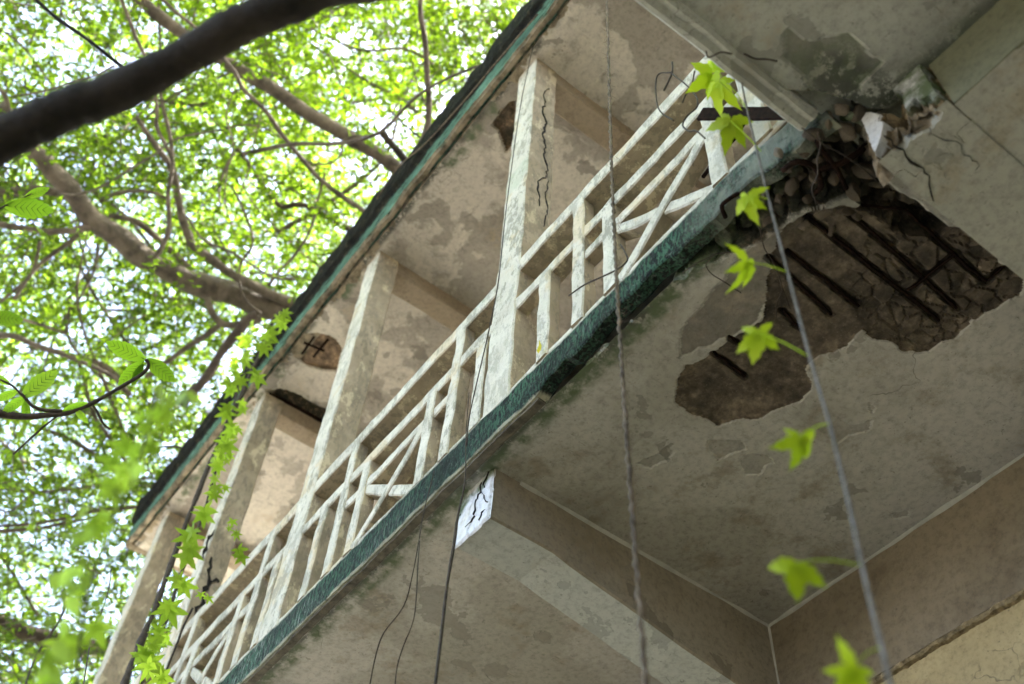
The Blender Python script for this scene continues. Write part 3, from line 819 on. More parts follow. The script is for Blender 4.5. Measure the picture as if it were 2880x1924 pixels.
for i, (x, y, r) in enumerate(lump_px):
    z = SZ + 0.018 if x < 2470 else 2.79
    p = onZ(x, y, z)
    o = link('concrete_lump', LUMPS[i % 7]); hp(o)
    if lr.random() < 0.4:
        o.data = LUMPS[i % 7].copy(); o.data.materials[0] = M_ROCKL
    o.location = p
    o.rotation_euler = [lr.uniform(0, 6) for _ in range(3)]
    s = r * lr.uniform(0.8, 1.25)
    o.scale = (s * 1.15, s, s)

# ------------------------------------------------------------------ roof
RP1 = [onZ(x * D2P, y * D2P, RZ)[:2] for x, y in [(668, 790), (690, 765), (730, 762), (770, 778), (783, 800), (778, 830), (770, 850), (735, 848), (700, 835), (675, 812)]]
RP2 = [onZ(x * D2P, y * D2P, RZ)[:2] for x, y in [(606, 893), (640, 890), (675, 902), (715, 925), (765, 945), (765, 1020), (715, 1010), (680, 985), (650, 970), (615, 935)]]
RP3 = [onZ(x * D2P, y * D2P, RZ)[:2] for x, y in [(1178, 235), (1186, 290), (1180, 330), (1160, 350), (1140, 300), (1128, 285), (1150, 250)]]
def roof_fn(P):
    q = np.column_stack([P, np.full(len(P), 8.0)])
    dz = 0.005 * fbm(q, 1.5, 3) + 0.0015 * fbm(q, 18, 3)
    e = np.zeros(len(P)); md = np.zeros(len(P))
    for k, pp in enumerate((RP1, RP2, RP3)):
        s = poly_sd(P, pp) + pert(P, 0.012, 9, k)
        ee = sstep(s, -0.002, 0.008)
        dz += ee * np.maximum((0.025, 0.05, 0.04)[k] + 0.02 * fbm(q, 12, 3), 0.008)
        e = np.maximum(e, ee); md = np.maximum(md, ee * (0.1, 0.95, 0.6)[k])
    w = fbm(q, 2.5, 3)
    fl = sstep(fbm(q + 30, 3.0, 4), 0.13, 0.145)
    dz += fl * 0.004
    md += 0.9 * np.exp(-((P[:, 1] - 1.36) / 0.035) ** 2) * sstep(w, -0.25, 0.2)
    gr = 0.8 * np.exp(-((P[:, 1] - 1.40) / 0.05) ** 2) * sstep(fbm(q + 5, 3, 3), 0.0, 0.2)
    return dz, dict(exposed=e, mould=md, green=gr)
hp(grid_sheet('roof_slab', np.arange(XL, -0.2, 0.014), np.arange(1.345, 2.95, 0.014), RZ, roof_fn, M_ROOF))
def moss(P):
    P = P.copy()
    k = sstep(P[:, 2], 6.60, 6.70)
    P[:, 2] += k * (0.07 * fbm(P * [1, 0, 0], 3, 4) + 0.06 * fbm(P * [1, 0, 0], 14, 3))
    k2 = sstep(P[:, 2], 6.52, 6.56)
    P[:, 1] -= k2 * 0.02 * (1 + fbm(P, 9, 4))
    return P
profile_x('roof_edge', [(1.345, 6.302), (1.343, 6.33), (1.325, 6.33), (1.322, 6.302), (1.290, 6.300), (1.288, 6.318), (1.277, 6.320), (1.276, 6.40), (1.276, 6.50), (1.270, 6.53),
                        (1.262, 6.56), (1.254, 6.62), (1.246, 6.69), (1.250, 6.765), (1.30, 6.79), (1.45, 6.70), (1.45, 6.31)], XL - 0.02, 0.6, 0.025, M_REDGE, 0.006, mod=moss)
# end trim of the roof
hp(bar('roof_end_trim', (XL - 0.06, 1.28, 6.40), (XL - 0.06, 5.0, 6.40), 0.20, 0.08, M_REDGE, side=(1, 0, 0), step=0.06, rough=0.006))
hp(bar('roof_top', ((XL + 1.7) / 2, 1.45, 6.72), ((XL + 1.7) / 2, 8.0, 6.72), 1.7 - XL, 0.12, M_GROUND, side=(0, 0, -1), step=1.0, rough=0))
for pxs in (((2075, 870), (2160, 750)), ((2155, 890), (2255, 770)), ((2090, 790), (2230, 850))):
    a, b = [onZ(x / 2.445, 640 + y / 2.445, RZ + 0.008) for x, y in pxs]
    hp(tube('rebar', [a, (a + b) / 2, b], 0.009, M_RUST, k=6, sub=1, rough=0.15))
a = onZ(1850 / 2.445, 640 + 1140 / 2.445, RZ + 0.01); b = onZ(2230 / 2.445, 640 + 1340 / 2.445, RZ + 0.01)
hp(tube('rebar', [a, (a + b) / 2 + [0, 0, .004], b], 0.011, M_RUST, k=6, sub=2, rough=0.15))

# ------------------------------------------------------------------ columns, roof beams, railing
def crack_strip(name, pts, w, nrm, parent, mat=M_CRACK, seed=0):
    lift = 0.005 if nrm[0] else 0.0022
    """a jagged open crack: thin sliver that sinks into the surface"""
    s = random.Random(seed)
    pts = [np.array(p, float) for p in pts]
    dense = []
    for a, b in zip(pts[:-1], pts[1:]):
        m = max(2, int(np.linalg.norm(b - a) / 0.025))
        for i in range(m): dense.append(a + (b - a) * i / m)
    dense.append(pts[-1])
    nrm = np.array(nrm, float)
    V = []; F = []
    n = len(dense)
    for i, p in enumerate(dense):
        t = dense[min(i + 1, n - 1)] - dense[max(i - 1, 0)]; t /= np.linalg.norm(t) + 1e-9
        sd = np.cross(t, nrm)
        j = sd * s.uniform(-0.007, 0.007)
        ww = w * s.uniform(0.3, 1.2) * (0.25 + 0.75 * math.sin(math.pi * (i + 0.3) / (n - 0.4)))
        V += [p + j - sd * ww / 2 + nrm * lift, p + j + sd * ww / 2 + nrm * lift, p + j - nrm * 0.01]
    for i in range(n - 1):
        a = 3 * i
        F += [(a, a + 1, a + 4, a + 3), (a + 1, a + 2, a + 5, a + 4), (a + 2, a, a + 3, a + 5)]
    o = link(name, mesh(name, V, F), mat)
    o.parent = parent
    o.matrix_parent_inverse = Matrix.Identity(4)
    return o

col_x = [-2.242, -4.035, -5.70, -7.42]
cols = []
for i, cx in enumerate(col_x):
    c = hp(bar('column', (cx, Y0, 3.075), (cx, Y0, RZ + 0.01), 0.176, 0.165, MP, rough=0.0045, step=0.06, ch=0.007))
    cols.append(c)
    # little beam running back to the wall
    rb = hp(bar('roof_beam', (cx, 1.50, 6.175), (cx, 2.96, 6.175), 0.165, 0.14, M_RBEAM, side=(0, 0, 1), rough=0.003))
rs_ = [(1350, 620), (1385, 700), (1400, 860), (1380, 960), (1395, 1100), (1400, 1210), (1345, 1260), (1350, 1400), (1360, 1460)]
g2 = lambda x, y: (960 + x / 2.445, y / 2.445)
crack_strip('crack', [onX(*g2(x + 15, y), -2.154) for x, y in [(1410, 610), (1375, 640), (1385, 720), (1360, 760), (1395, 850), (1370, 930), (1385, 1000), (1375, 1080), (1400, 1140), (1395, 1220)]], 0.016, (1, 0, 0), cols[0], seed=1)
crack_strip('crack', [onX(*g2(x + 10, y), -2.154) for x, y in [(1400, 1215), (1340, 1250), (1345, 1330), (1350, 1420)]], 0.010, (1, 0, 0), cols[0], seed=2)
crack_strip('crack', [onX(*g2(x + 10, y), -2.154) for x, y in [(1410, 1240), (1400, 1290), (1395, 1370), (1410, 1440), (1380, 1560)]], 0.009, (1, 0, 0), cols[0], seed=3)
g5 = lambda x, y: (400 + x / 3.532, 1480 + y / 3.532)
xc = -5.61
crack_strip('crack', [onX(*g5(x, y), xc) for x, y in [(715, 30), (640, 170), (600, 320)]], 0.03, (1, 0, 0), cols[2], seed=4)
crack_strip('crack', [onX(*g5(x, y), xc) for x, y in [(690, 310), (665, 440), (665, 560), (620, 620), (600, 760), (540, 820), (520, 900)]], 0.04, (1, 0, 0), cols[2], seed=5)
crack_strip('crack', [onX(*g5(x, y), xc) for x, y in [(660, 560), (740, 540), (760, 560)]], 0.03, (1, 0, 0), cols[2], seed=6)

def railing(cx, hl, hr, seed):
    """one bay of the lattice railing; cx centre, hl/hr half widths to the columns"""
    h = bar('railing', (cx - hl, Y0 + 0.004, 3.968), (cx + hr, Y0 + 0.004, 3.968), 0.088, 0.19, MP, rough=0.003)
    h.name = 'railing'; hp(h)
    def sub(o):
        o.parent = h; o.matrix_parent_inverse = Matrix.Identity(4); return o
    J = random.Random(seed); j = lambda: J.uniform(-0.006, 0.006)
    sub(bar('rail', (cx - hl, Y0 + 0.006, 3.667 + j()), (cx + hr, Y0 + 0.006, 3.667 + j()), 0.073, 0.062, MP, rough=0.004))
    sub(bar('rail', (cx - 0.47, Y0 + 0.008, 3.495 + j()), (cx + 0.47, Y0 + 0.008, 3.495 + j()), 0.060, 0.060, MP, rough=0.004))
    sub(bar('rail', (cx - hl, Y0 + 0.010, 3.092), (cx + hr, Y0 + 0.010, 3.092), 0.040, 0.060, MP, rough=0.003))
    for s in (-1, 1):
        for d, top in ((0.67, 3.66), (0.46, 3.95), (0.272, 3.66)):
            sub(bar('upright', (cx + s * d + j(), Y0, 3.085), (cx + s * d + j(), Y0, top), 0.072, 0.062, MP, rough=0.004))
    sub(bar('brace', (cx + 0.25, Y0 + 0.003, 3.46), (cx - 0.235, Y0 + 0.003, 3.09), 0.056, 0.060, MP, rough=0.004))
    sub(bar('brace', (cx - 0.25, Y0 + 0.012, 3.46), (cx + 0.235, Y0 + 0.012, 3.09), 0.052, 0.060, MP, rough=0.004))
    return h
railing(-1.285, 0.87, 0.70, 1)
railing(-3.055, 0.89, 0.725, 2)
railing(-4.85, 0.76, 0.725, 3)
railing(-6.56, 0.77, 0.77, 4)

ge = lambda x, y: (1260 + x / 6.52, 1240 + y / 6.52)
for k_, (pts, w) in enumerate([([(735, 560), (690, 700), (650, 800), (655, 870)], .008), ([(620, 760), (580, 860), (600, 920), (560, 980), (530, 1070)], .011), ([(530, 1070), (490, 1150), (480, 1280), (470, 1380), (420, 1470), (320, 1560)], .004),
        ([(730, 1280), (610, 1290), (580, 1400), (570, 1480)], .003), ([(600, 920), (640, 1020), (690, 1070), (710, 1130)], .002), ([(200, 1380), (240, 1340)], .002)]):
    crack_strip('crack', [onY(*ge(*p), 1.494) for p in pts], w * 0.38, (0, -1, 0), b1, seed=60 + k_)
# cracks on the soffit and beams as real slivers
def sof_crack(pts, w, parent, z=SZ, mat=M_CRACK, seed=0):
    return crack_strip('crack', [onZ(x, y, z) for x, y in pts], w, (0, 0, -1), parent, seed=seed)
g6 = lambda x, y: (1920 + x / 2.445, y / 2.445)
sof_crack([g6(*p) for p in [(1690, 890), (1730, 940), (1880, 970), (1920, 1040), (1970, 1080), (2030, 1100), (2015, 1170)]], 0.003, b2, 2.65, seed=21)
sof_crack([g6(*p) for p in [(1400, 930), (1440, 1010), (1530, 1020), (1570, 1110), (1660, 1150), (1690, 1210), (1740, 1380)]], 0.008, b2, 2.65, seed=22)

# ------------------------------------------------------------------ hanging roots and wires
def hang(name, pts, r, mat, label, cat, k=6, rough=0.1, sub=4, group=None):
    o = tube(name, pts, r, mat, k=k, sub=sub, rough=rough)
    return tag(o, label, cat, group)

def twisted(name, p0, p1, rad, strands, pitch, mat, label, cat):
    p0 = np.array(p0); p1 = np.array(p1); L = np.linalg.norm(p1 - p0)
    V = []; F = []; n = int(L / 0.012)
    tw = random.Random(3)
    for s in range(strands):
        pts = []
        rr = []
        for i in range(n + 1):
            t = i / n
            a = 2 * math.pi * (t * L / pitch) + s * 2 * math.pi / strands + 0.5 * math.sin(t * 17 + s)
            c = p0 + (p1 - p0) * t + np.array([0.010 * math.sin(t * 7.1), 0.010 * math.cos(t * 5.3), 0])
            w = 0.75 + 0.35 * math.sin(t * 13 + s * 2) * math.sin(t * 5)
            pts.append(c + rad * 0.62 * np.array([math.cos(a), math.sin(a), 0]) * w)
            rr.append(rad * 0.55 * (1 + 0.25 * math.sin(t * 90 + s * 3)))
        v, f = tube_geo(pts, rr, 6, 1, 0.15, s)
        F += [tuple(i + len(V) for i in q) for q in f]; V += list(v)
    # hairs
    for h in range(260):
        t = tw.random(); c = p0 + (p1 - p0) * t
        a = tw.uniform(0, 6.28); l = tw.uniform(0.012, 0.04)
        d = np.array([math.cos(a), math.sin(a), tw.uniform(-0.8, 0.8)])
        v, f = tube_geo([c, c + d * l * 0.6 + [0, 0, .002], c + d * l], [0.0007, 0.0005, 0.0003], 3, 1)
        F += [tuple(i + len(V) for i in q) for q in f]; V += list(v)
    o = link(name, mesh(name, V, F, True), mat)
    return tag(o, label, cat)
YR = 1.18
pA = onY(1712, 250, YR); xr = float(pA[0]) ; 
xr = float(np.mean([onY(1700, 120, YR)[0], onY(1760, 900, YR)[0], onY(1815, 1800, YR)[0]]))
twisted('aerial_root', (xr - 0.012, YR, 6.2), (xr + 0.008, YR, 0.6), 0.0066, 2, 0.08, M_ROOT, 'long twisted brown aerial root hanging like a rope in front of the railing and beam', 'aerial root')

hang('thin_root', [onY(x * D2P, y * D2P, 1.33) for x, y in [(1075, 900), (1068, 1000), (1066, 1100), (1050, 1180), (1040, 1250), (1025, 1340), (1012, 1450), (998, 1568), (992, 1620)]],
     [0.0012, 0.0018, 0.003, 0.004, 0.0055, 0.005, 0.005, 0.0045, 0.004], M_THIN, 'dark thin root hanging across the white beam end below the green fascia', 'hanging root')
hang('thin_root', [onY(x * D2P, y * D2P, 1.34) for x, y in [(1232, 60), (1212, 150), (1190, 260), (1160, 480), (1143, 640), (1120, 760), (1092, 880), (1075, 960), (1070, 1020)]],
     0.0026, M_THIN, 'fine wiry root running down the left edge of the cracked column', 'hanging root', rough=0.2)
hang('thin_root', [onY(x * D2P, y * D2P, 1.37) for x, y in [(995, 1080), (985, 1120), (970, 1180), (960, 1240), (945, 1320), (925, 1390), (880, 1450), (862, 1500), (848, 1568), (842, 1610)]],
     0.0022, M_THIN, 'left of the two fine black roots that split below the fascia', 'hanging root', rough=0.2)
hang('thin_root', [onY(x * D2P, y * D2P, 1.37) for x, y in [(962, 1240), (958, 1290), (955, 1350), (948, 1420), (925, 1480), (910, 1530), (903, 1600)]],
     0.0020, M_THIN, 'right of the two fine black roots that split below the fascia', 'hanging root', rough=0.2)
# loose twig at the root of the twisted vine and the wire tangle by the porch edge
g7 = lambda x, y: (1600 + x / 2.375, 200 + y / 2.375)
hang('bent_wire', [onY(*g7(x, y), 1.30) for x, y in [(345, 1160), (375, 1210), (390, 1265), (330, 1320), (230, 1370), (100, 1430), (0, 1500)]], 0.003, M_THIN,
     'bent dark wire poking out of the railing beside the twisted root', 'wire', rough=0.1)
hang('wire_tangle', [onY(*g7(x, y), 1.18) for x, y in [(690, -60), (690, 10), (650, 100), (635, 130)]], 0.0035, M_THIN,
     'dark curled wire hanging in loops in front of the handrail near the porch edge', 'wire', rough=0.1)
tg = bpy.data.objects['wire_tangle']
for pts in ([(690, 10), (600, 20), (580, 100), (590, 220), (620, 280), (700, 330)], [(690, 20), (780, 90), (850, 170), (855, 240), (790, 300), (760, 360), (800, 400), (850, 400), (910, 450)],
            [(840, 0), (820, 90), (780, 160), (760, 210)]):
    w = tube('wire_loop', [onY(*g7(x, y), 1.18) for x, y in pts], 0.0028, M_THIN, tg, k=5, sub=5, rough=0.1)
g8 = lambda x, y: (1920 + x / 2.445, y / 2.445)
hang('dry_twig', [onZ(*g8(x, y), 2.84) for x, y in [(160, 350), (180, 395), (260, 360), (340, 372)]], 0.0025, M_THIN, 'short black twig stuck on the porch moulding', 'twig')
hang('dry_twig', [onZ(*g8(x, y), 2.86) for x, y in [(420, 370), (500, 405), (580, 408), (650, 422)]], 0.003, M_THIN, 'black twig clinging to the porch soffit just right of its moulding', 'twig')
hang('dangling_thread', [onZ(*g8(x, y), 2.80) for x, y in [(820, 880), (900, 940), (980, 1000), (1060, 1040), (1160, 1100), (1240, 1160), (1330, 1240)]], 0.0022, M_THIN, 'thin root drooping across the rubble pit at the broken corner', 'hanging root')
hang('dangling_thread', [onZ(*g8(x, y), 2.82) for x, y in [(930, 910), (950, 1000), (925, 1100), (930, 1200), (890, 1290), (920, 1400)]], 0.0028, M_THIN, 'knobbly root hanging in the middle of the rubble pit', 'hanging root')
# wiry runners on the soffit
for k_, pts in enumerate([[(0, 310), (90, 250), (160, 215), (190, 205), (240, 180), (400, 170), (390, 210)], [(190, 215), (160, 260), (200, 320), (280, 370), (400, 450)], [(530, 0), (560, 140), (600, 200), (650, 300), (690, 430), (740, 560)], [(690, 430), (650, 520), (640, 630)]]):
    hang('runner', [onZ(1920 + x / 2.445, 640 + y / 2.445, SZ - 0.012) for x, y in pts], 0.0018, M_THIN,
         ['dark creeping root across the soffit below the broken fascia', 'thin root curling down left of the large spalled pit', 'root thread crossing the rusty bars behind the second vine leaf', 'short root thread branching inside the spalled pit'][k_], 'creeping root', rough=0.2)

# ------------------------------------------------------------------ leaves
def leaflet(L, W, bend=0.15, serr=0.0, n=7, fold=0.12):
    """pointed leaf blade along +Y from the origin, returns verts, quads/tris"""
    V = [(0, 0, 0)]; F = []
    mids = []; lf = []; rt = []
    for i in range(1, n):
        t = i / n
        w = W * (math.sin(math.pi * t ** 0.8) ** 0.9) * (1 - 0.25 * t)
        z = -bend * L * t * t
        s = 1 + (serr if i % 2 else -serr)
        mids.append(len(V)); V.append((0, L * t, z))
        lf.append(len(V)); V.append((-w / 2 * s, L * (t - 0.02), z + fold * w))
        rt.append(len(V)); V.append((w / 2 * s, L * (t - 0.02), z + fold * w))
    tip = len(V); V.append((0, L, -bend * L * 1.05))
    F += [(0, lf[0], mids[0]), (0, mids[0], rt[0])]
    for i in range(len(mids) - 1):
        F += [(mids[i], lf[i], lf[i + 1], mids[i + 1]), (mids[i], mids[i + 1], rt[i + 1], rt[i])]
    F += [(mids[-1], lf[-1], tip), (mids[-1], tip, rt[-1])]
    return V, F
def palmate(size, angs, lens, wid=0.42, bend=0.15, seed=0, serr=0.12):
    s = random.Random(seed)
    V = []; F = []
    for a, l in zip(angs, lens):
        v, f = leaflet(size * l, size * l * wid * s.uniform(0.9, 1.1), bend * s.uniform(0.5, 1.6), serr)
        ca, sa = math.cos(R(a)), math.sin(R(a)); tl = s.uniform(-0.25, 0.25)
        o = len(V)
        for x, y, z in v:
            V.append((x * ca + y * sa, -x * sa + y * ca, z + x * tl))
        F += [tuple(i + o for i in q) for q in f]
    return mesh('leaf', V, F, True)
def frame_to(p, up_px, face_jit=0.35, rnd=random):
    """leaf frame at p: +Y (tip) along the given world direction, +Z roughly towards the open side"""
    y = Vector(up_px).normalized()
    z = (-Vector(p)).normalized() + Vector([rnd.uniform(-face_jit, face_jit) for _ in range(3)])
    z = (z - z.dot(y) * y).normalized()
    x = y.cross(z)
    m = Matrix((x, y, z)).transposed().to_4x4()
    m.translation = Vector(p)
    return m
def leaf_at(name, me, p, tipdir, size, mat, parent, jit=0.35, rnd=random, inv=None):
    o = link(name, me)
    o.matrix_world = frame_to(p, tipdir, jit, rnd) @ Matrix.Scale(size, 4)
    mwl = o.matrix_world.copy()
    o.parent = parent
    o.matrix_parent_inverse = Matrix.Identity(4)
    o.matrix_local = (Matrix.Translation(parent.location).inverted() @ mwl)
    return o
def imgdir(p, ang):
    """world direction lying across the line of sight at p, clock angle in the view (0 = down, 90 = left)"""
    a = R(ang)
    v = B @ np.array([-math.sin(a), math.cos(a), 0.0])
    return v

VL = [palmate(1.0, [(-8, 6, 3, -4)[s], (48, 58, 40, 62)[s], (-52, -38, -60, -46)[s], (108, 135, 100, 120)[s], (-118, -95, -140, -105)[s]], [1.0, (.9, .7, .95, .8)[s], (.75, .95, .8, .9)[s], (.5, .75, .6, .45)[s], (.7, .5, .55, .7)[s]], 0.52, 0.45, s, 0.16) for s in range(4)]
VL3 = [palmate(1.0, [(0, 12, -8)[s], (75, 50, 62)[s], (-45, -70, -58)[s]], [1.0, (.7, .9, .8)[s], .85], 0.55, 0.45, s + 9, 0.16) for s in range(3)]
for me in VL + VL3: me.materials.append(M_VLEAF)
# right-hand vine with five-lobed leaves
XV, YV = -0.715, 1.135
vine = empty('leafy_vine', (XV, YV, 0.3), 'thin grey vine with bright lime lobed leaves hanging beside the porch edge', 'vine')
def vz(px, py):
    r = ray(px, py); s = math.hypot(XV, YV) / math.hypot(r[0], r[1]); return r[2] * s
vp = []
for i, (x, y) in enumerate([(2078, 190), (2095, 280), (2130, 430), (2170, 590), (2225, 800), (2280, 1010), (2330, 1180), (2385, 1400), (2430, 1610), (2490, 1860), (2530, 2050)]):
    # keep it a hanging line: bend it a little, following the photographed curve
    z = vz(x, y); r = ray(x, y); p = r * z / r[2]
    vp.append(p - np.array([XV, YV, 0.3]))
st = tube('stem', vp, [.0027, .0028, .003, .0031, .0033, .0034, .0036, .0037, .0038, .004, .004], M_VSTEM, vine, k=8, sub=5, rough=0.05)
def vpt(px, py):
    z = vz(px, py); r = ray(px, py); return r * z / r[2]
vleaves = [  # px, py, angle of tip, size(px), kind, nearest stem point
    (2025, 205, 178, 60, 1, (2100, 300)), (2030, 235, 10, 85, 0, (2105, 310)), (2010, 215, 60, 75, 1, (2105, 310)),
    (2062, 345, 15, 85, 0, (2140, 425)), (2112, 560, 0, 75, 0, (2160, 560)), (2110, 745, 5, 88, 0, (2215, 765)),
    (2145, 945, 10, 85, 0, (2270, 1000)), (2262, 1240, 5, 95, 0, (2335, 1190)), (2255, 1590, 12, 110, 1, (2420, 1590)), (2415, 1890, 20, 105, 0, (2480, 1820))]
lrn = random.Random(4)
for i, (x, y, a, s, kd, sp) in enumerate(vleaves):
    p = vpt(x, y) + np.array([0.0, -0.01, 0.0]); d = np.linalg.norm(p)
    me = (VL if kd == 0 else VL3)[i % (4 if kd == 0 else 3)]
    lf = leaf_at('leaf', me, p, imgdir(p, a), s * 1.05 * d / FPX, M_VLEAF, vine, 0.8, lrn)
    q = vpt(*sp); mid = (p + q) / 2 + np.array([0, 0, 0.008])
    tube('leaf_stalk', [q - vine.location, mid - np.array(vine.location), p - np.array(vine.location)], [.0016, .0014, .0012], M_VLEAF, vine, k=5, sub=4)

# creeper hanging from the roof edge (sharp green palmate leaves)
CL = [palmate(1.0, [0, 55, -55, 115, -115], [1, .9, .9, .65, .65], 0.40, 0.2, s + 30, 0.1) for s in range(4)]
CL += [palmate(1.0, [0, 48, -48, 98, -98, 150, -150], [1, .95, .95, .8, .8, .55, .55], 0.36, 0.2, s + 40, 0.1) for s in range(3)]
for me in CL: me.materials.append(M_CLEAF)
YC = 1.16
cr = empty('wall_creeper', (-5.5, YC, 3.4), 'green creeper with palmate leaves trailing from the roof edge past the far columns', 'creeper')
cl0 = np.array(cr.location)
cst = [(800, 870), (770, 900), (735, 990), (700, 1060), (680, 1110), (640, 1190), (600, 1280), (560, 1380), (520, 1480), (480, 1590), (440, 1700), (395, 1810), (350, 1924), (330, 1980)]
tube('stem', [onY(x, y, YC) - cl0 for x, y in cst], [.010, .012, .014, .016, .016, .015, .014, .016, .015, .016, .018, .02, .02, .02], M_THIN, cr, k=6, sub=4, rough=0.3)
tube('stem', [onY(x, y, YC + 0.05) - cl0 for x, y in [(690, 1050), (660, 1130), (615, 1290), (580, 1420), (545, 1520), (500, 1640), (470, 1740), (420, 1850), (385, 1960)]], .010, M_THIN, cr, k=6, sub=4, rough=0.3)
crr = random.Random(8)
base_leaves = [(800, 880, 40), (785, 900, 38), (760, 920, 40), (745, 940, 42), (730, 965, 45), (690, 1000, 35), (660, 1010, 36), (720, 1045, 40), (665, 1050, 40), (650, 1075, 40), (640, 1140, 40), (680, 1130, 35), (650, 1195, 38), (640, 1215, 36), (665, 1205, 30),
               (630, 1240, 44), (615, 1265, 44), (605, 1290, 40), (645, 1280, 30), (605, 1345, 42), (600, 1380, 36), (635, 1370, 26), (575, 1430, 52), (655, 1465, 30), (545, 1490, 55), (665, 1500, 24), (535, 1545, 56), (670, 1545, 34), (505, 1630, 55),
               (550, 1650, 18), (565, 1670, 20), (588, 1680, 24), (475, 1700, 60), (450, 1770, 55), (470, 1790, 40), (440, 1800, 45), (410, 1830, 55), (425, 1860, 62), (400, 1850, 45), (455, 1890, 50), (690, 950, 36), (710, 910, 32)]
for i, (x, y, s) in enumerate(base_leaves):
    for r_ in range(2 if s > 28 else 1):
        xx = x + crr.uniform(-14, 14) * r_; yy_ = y + crr.uniform(10, 22) * r_
        p = onY(xx, yy_, YC - 0.04 + crr.uniform(-0.05, 0.03)); d = np.linalg.norm(p)
        leaf_at('leaf', CL[crr.randrange(7)], p, imgdir(p, crr.uniform(-50, 50)), s * 0.88 * crr.uniform(0.7, 1.2) * d / FPX, M_CLEAF, cr, 0.7, crr)

# blurred nearer vine with broad pale leaves at the lower left
def broad(seed, heart=True):
    v, f = leaflet(1.0, 0.62, 0.25, 0.03, 8, 0.1)
    me = mesh('leaf', v, f, True); me.materials.append(M_BLEAF); return me
BL = [broad(s) for s in range(2)]
bv = empty('broad_leaf_vine', (-2.3, 0.3, 1.6), 'out of focus curtain of pale lime leaves hanging at the lower left', 'vine')
bl0 = np.array(bv.location)
def nearp(x, y): return far(x, y, 2.0)
tube('stem', [nearp(x, y) - bl0 for x, y in [(440, 1100), (420, 1200), (380, 1330), (330, 1450), (290, 1560), (250, 1660), (225, 1800), (215, 1960)]], .0022, M_THIN, bv, k=5, sub=4, rough=0.2)
g_v = random.Random(31)
vaxis = [(560, 1080), (520, 1120), (470, 1180), (420, 1260), (370, 1330), (330, 1430), (300, 1520), (265, 1620), (235, 1720), (205, 1830), (180, 1930)]
for i in range(74):
    t = g_v.random() ** 0.8 * (len(vaxis) - 1.001); k_ = int(t); f_ = t - k_
    x = vaxis[k_][0] * (1 - f_) + vaxis[k_ + 1][0] * f_ - 38 + g_v.gauss(0, 26)
    y = vaxis[k_][1] * (1 - f_) + vaxis[k_ + 1][1] * f_ + g_v.gauss(0, 18)
    p = nearp(x, y) * g_v.uniform(0.9, 1.12); d = np.linalg.norm(p)
    leaf_at('leaf', g_v.choice(BL + CL[:2]), p, imgdir(p, g_v.uniform(-30, 60)), g_v.uniform(36, 78) * d / FPX, M_BLEAF, bv, 1.0, g_v)

# leafy branch in front on the left, sharper dark green toothed leaves with veins
def toothed(seed):
    s = random.Random(seed)
    n = 15; L = 1.0; W = 0.40
    V = []; F = []; mids = []; lf = []; rt = []
    for i in range(n + 1):
        t = i / n
        w = W * (math.sin(math.pi * min(1, t * 0.93 + 0.05)) ** 0.75)
        if i % 2: w *= 1.10
        z = -0.12 * t * t
        mids.append(len(V)); V.append((0.0, L * t, z))
        lf.append(len(V)); V.append((-w / 2, L * (t + (0.015 if i % 2 else -0.01)), z + 0.06 * w + 0.010 * math.sin(i * 2.1)))
        rt.append(len(V)); V.append((w / 2, L * (t + (0.015 if i % 2 else -0.01)), z + 0.06 * w + 0.010 * math.sin(i * 2.1 + 1)))
    for i in range(n):
        F += [(mids[i], lf[i], lf[i + 1], mids[i + 1]), (mids[i], mids[i + 1], rt[i + 1], rt[i])]
    me = mesh('leaf', V, F, True); me.materials.append(M_TLEAF)
    # veins as thin ridges
    VV = []; FF = []
    def vein(a, b, r0, r1):
        v, f = tube_geo([a, ((np.array(a) + b) / 2) + [0, 0, .006], b], [r0, (r0 + r1) / 2, r1], 4, 1)
        FF.extend([tuple(q + len(VV) for q in ff) for ff in f]); VV.extend(list(v))
    vein((0, 0, .002), (0, 1, -.118), 0.010, 0.003)
    for i in range(1, 7):
        t = 0.08 + i * 0.115; w = W * 0.46 * math.sin(math.pi * min(1, t * 0.93 + 0.1)) ** 0.75
        for sg in (-1, 1):
            vein((0, t, -.12 * t * t + .002), (sg * w, t + 0.16, -.12 * (t + .1) ** 2 + 0.05 * w), 0.005, 0.002)
    mv = mesh('leaf_vein', VV, FF, True); mv.materials.append(M_VEIN)
    return me, mv
M_VEIN = m_simple('dark_leaf_vein', (0.02, 0.045, 0.012), (0.03, 0.06, 0.015), 8)
TL = [toothed(s) for s in range(3)]
DT = 4.1
tb_ = empty('leafy_twig', tuple(far(300, 1130, DT)), 'dark curved twig with large toothed green leaves reaching in from the left', 'branch')
t0_ = np.array(tb_.location)
tp = lambda x, y, d=DT: far(x, y, d) - t0_
gl = lambda x, y: (x / 2.445, 640 + y / 2.445)
tube('stem', [tp(*gl(x, y)) for x, y in [(-60, 1270), (0, 1280), (100, 1295), (200, 1300), (320, 1290), (450, 1280), (600, 1225), (740, 1150), (860, 1080), (960, 1020), (1005, 980), (1022, 940), (1000, 905)]],
     [.015, .015, .013, .0115, .010, .009, .0085, .0078, .0073, .0068, .0064, .0058, .0045], M_THIN, tb_, k=7, sub=4, rough=0.12)
tube('stem', [tp(*gl(x, y)) for x, y in [(430, 1262), (300, 1255), (220, 1225), (180, 1180), (130, 1130), (80, 1085), (0, 1045)]], [.0068, .006, .0057, .0052, .0045, .004, .0033], M_THIN, tb_, k=6, sub=4, rough=0.12)
tube('stem', [tp(*gl(x, y)) for x, y in [(640, 1225), (680, 1290), (710, 1350), (760, 1390)]], [.004, .0042, .004, .0036], M_THIN, tb_, k=6, sub=4, rough=0.25)
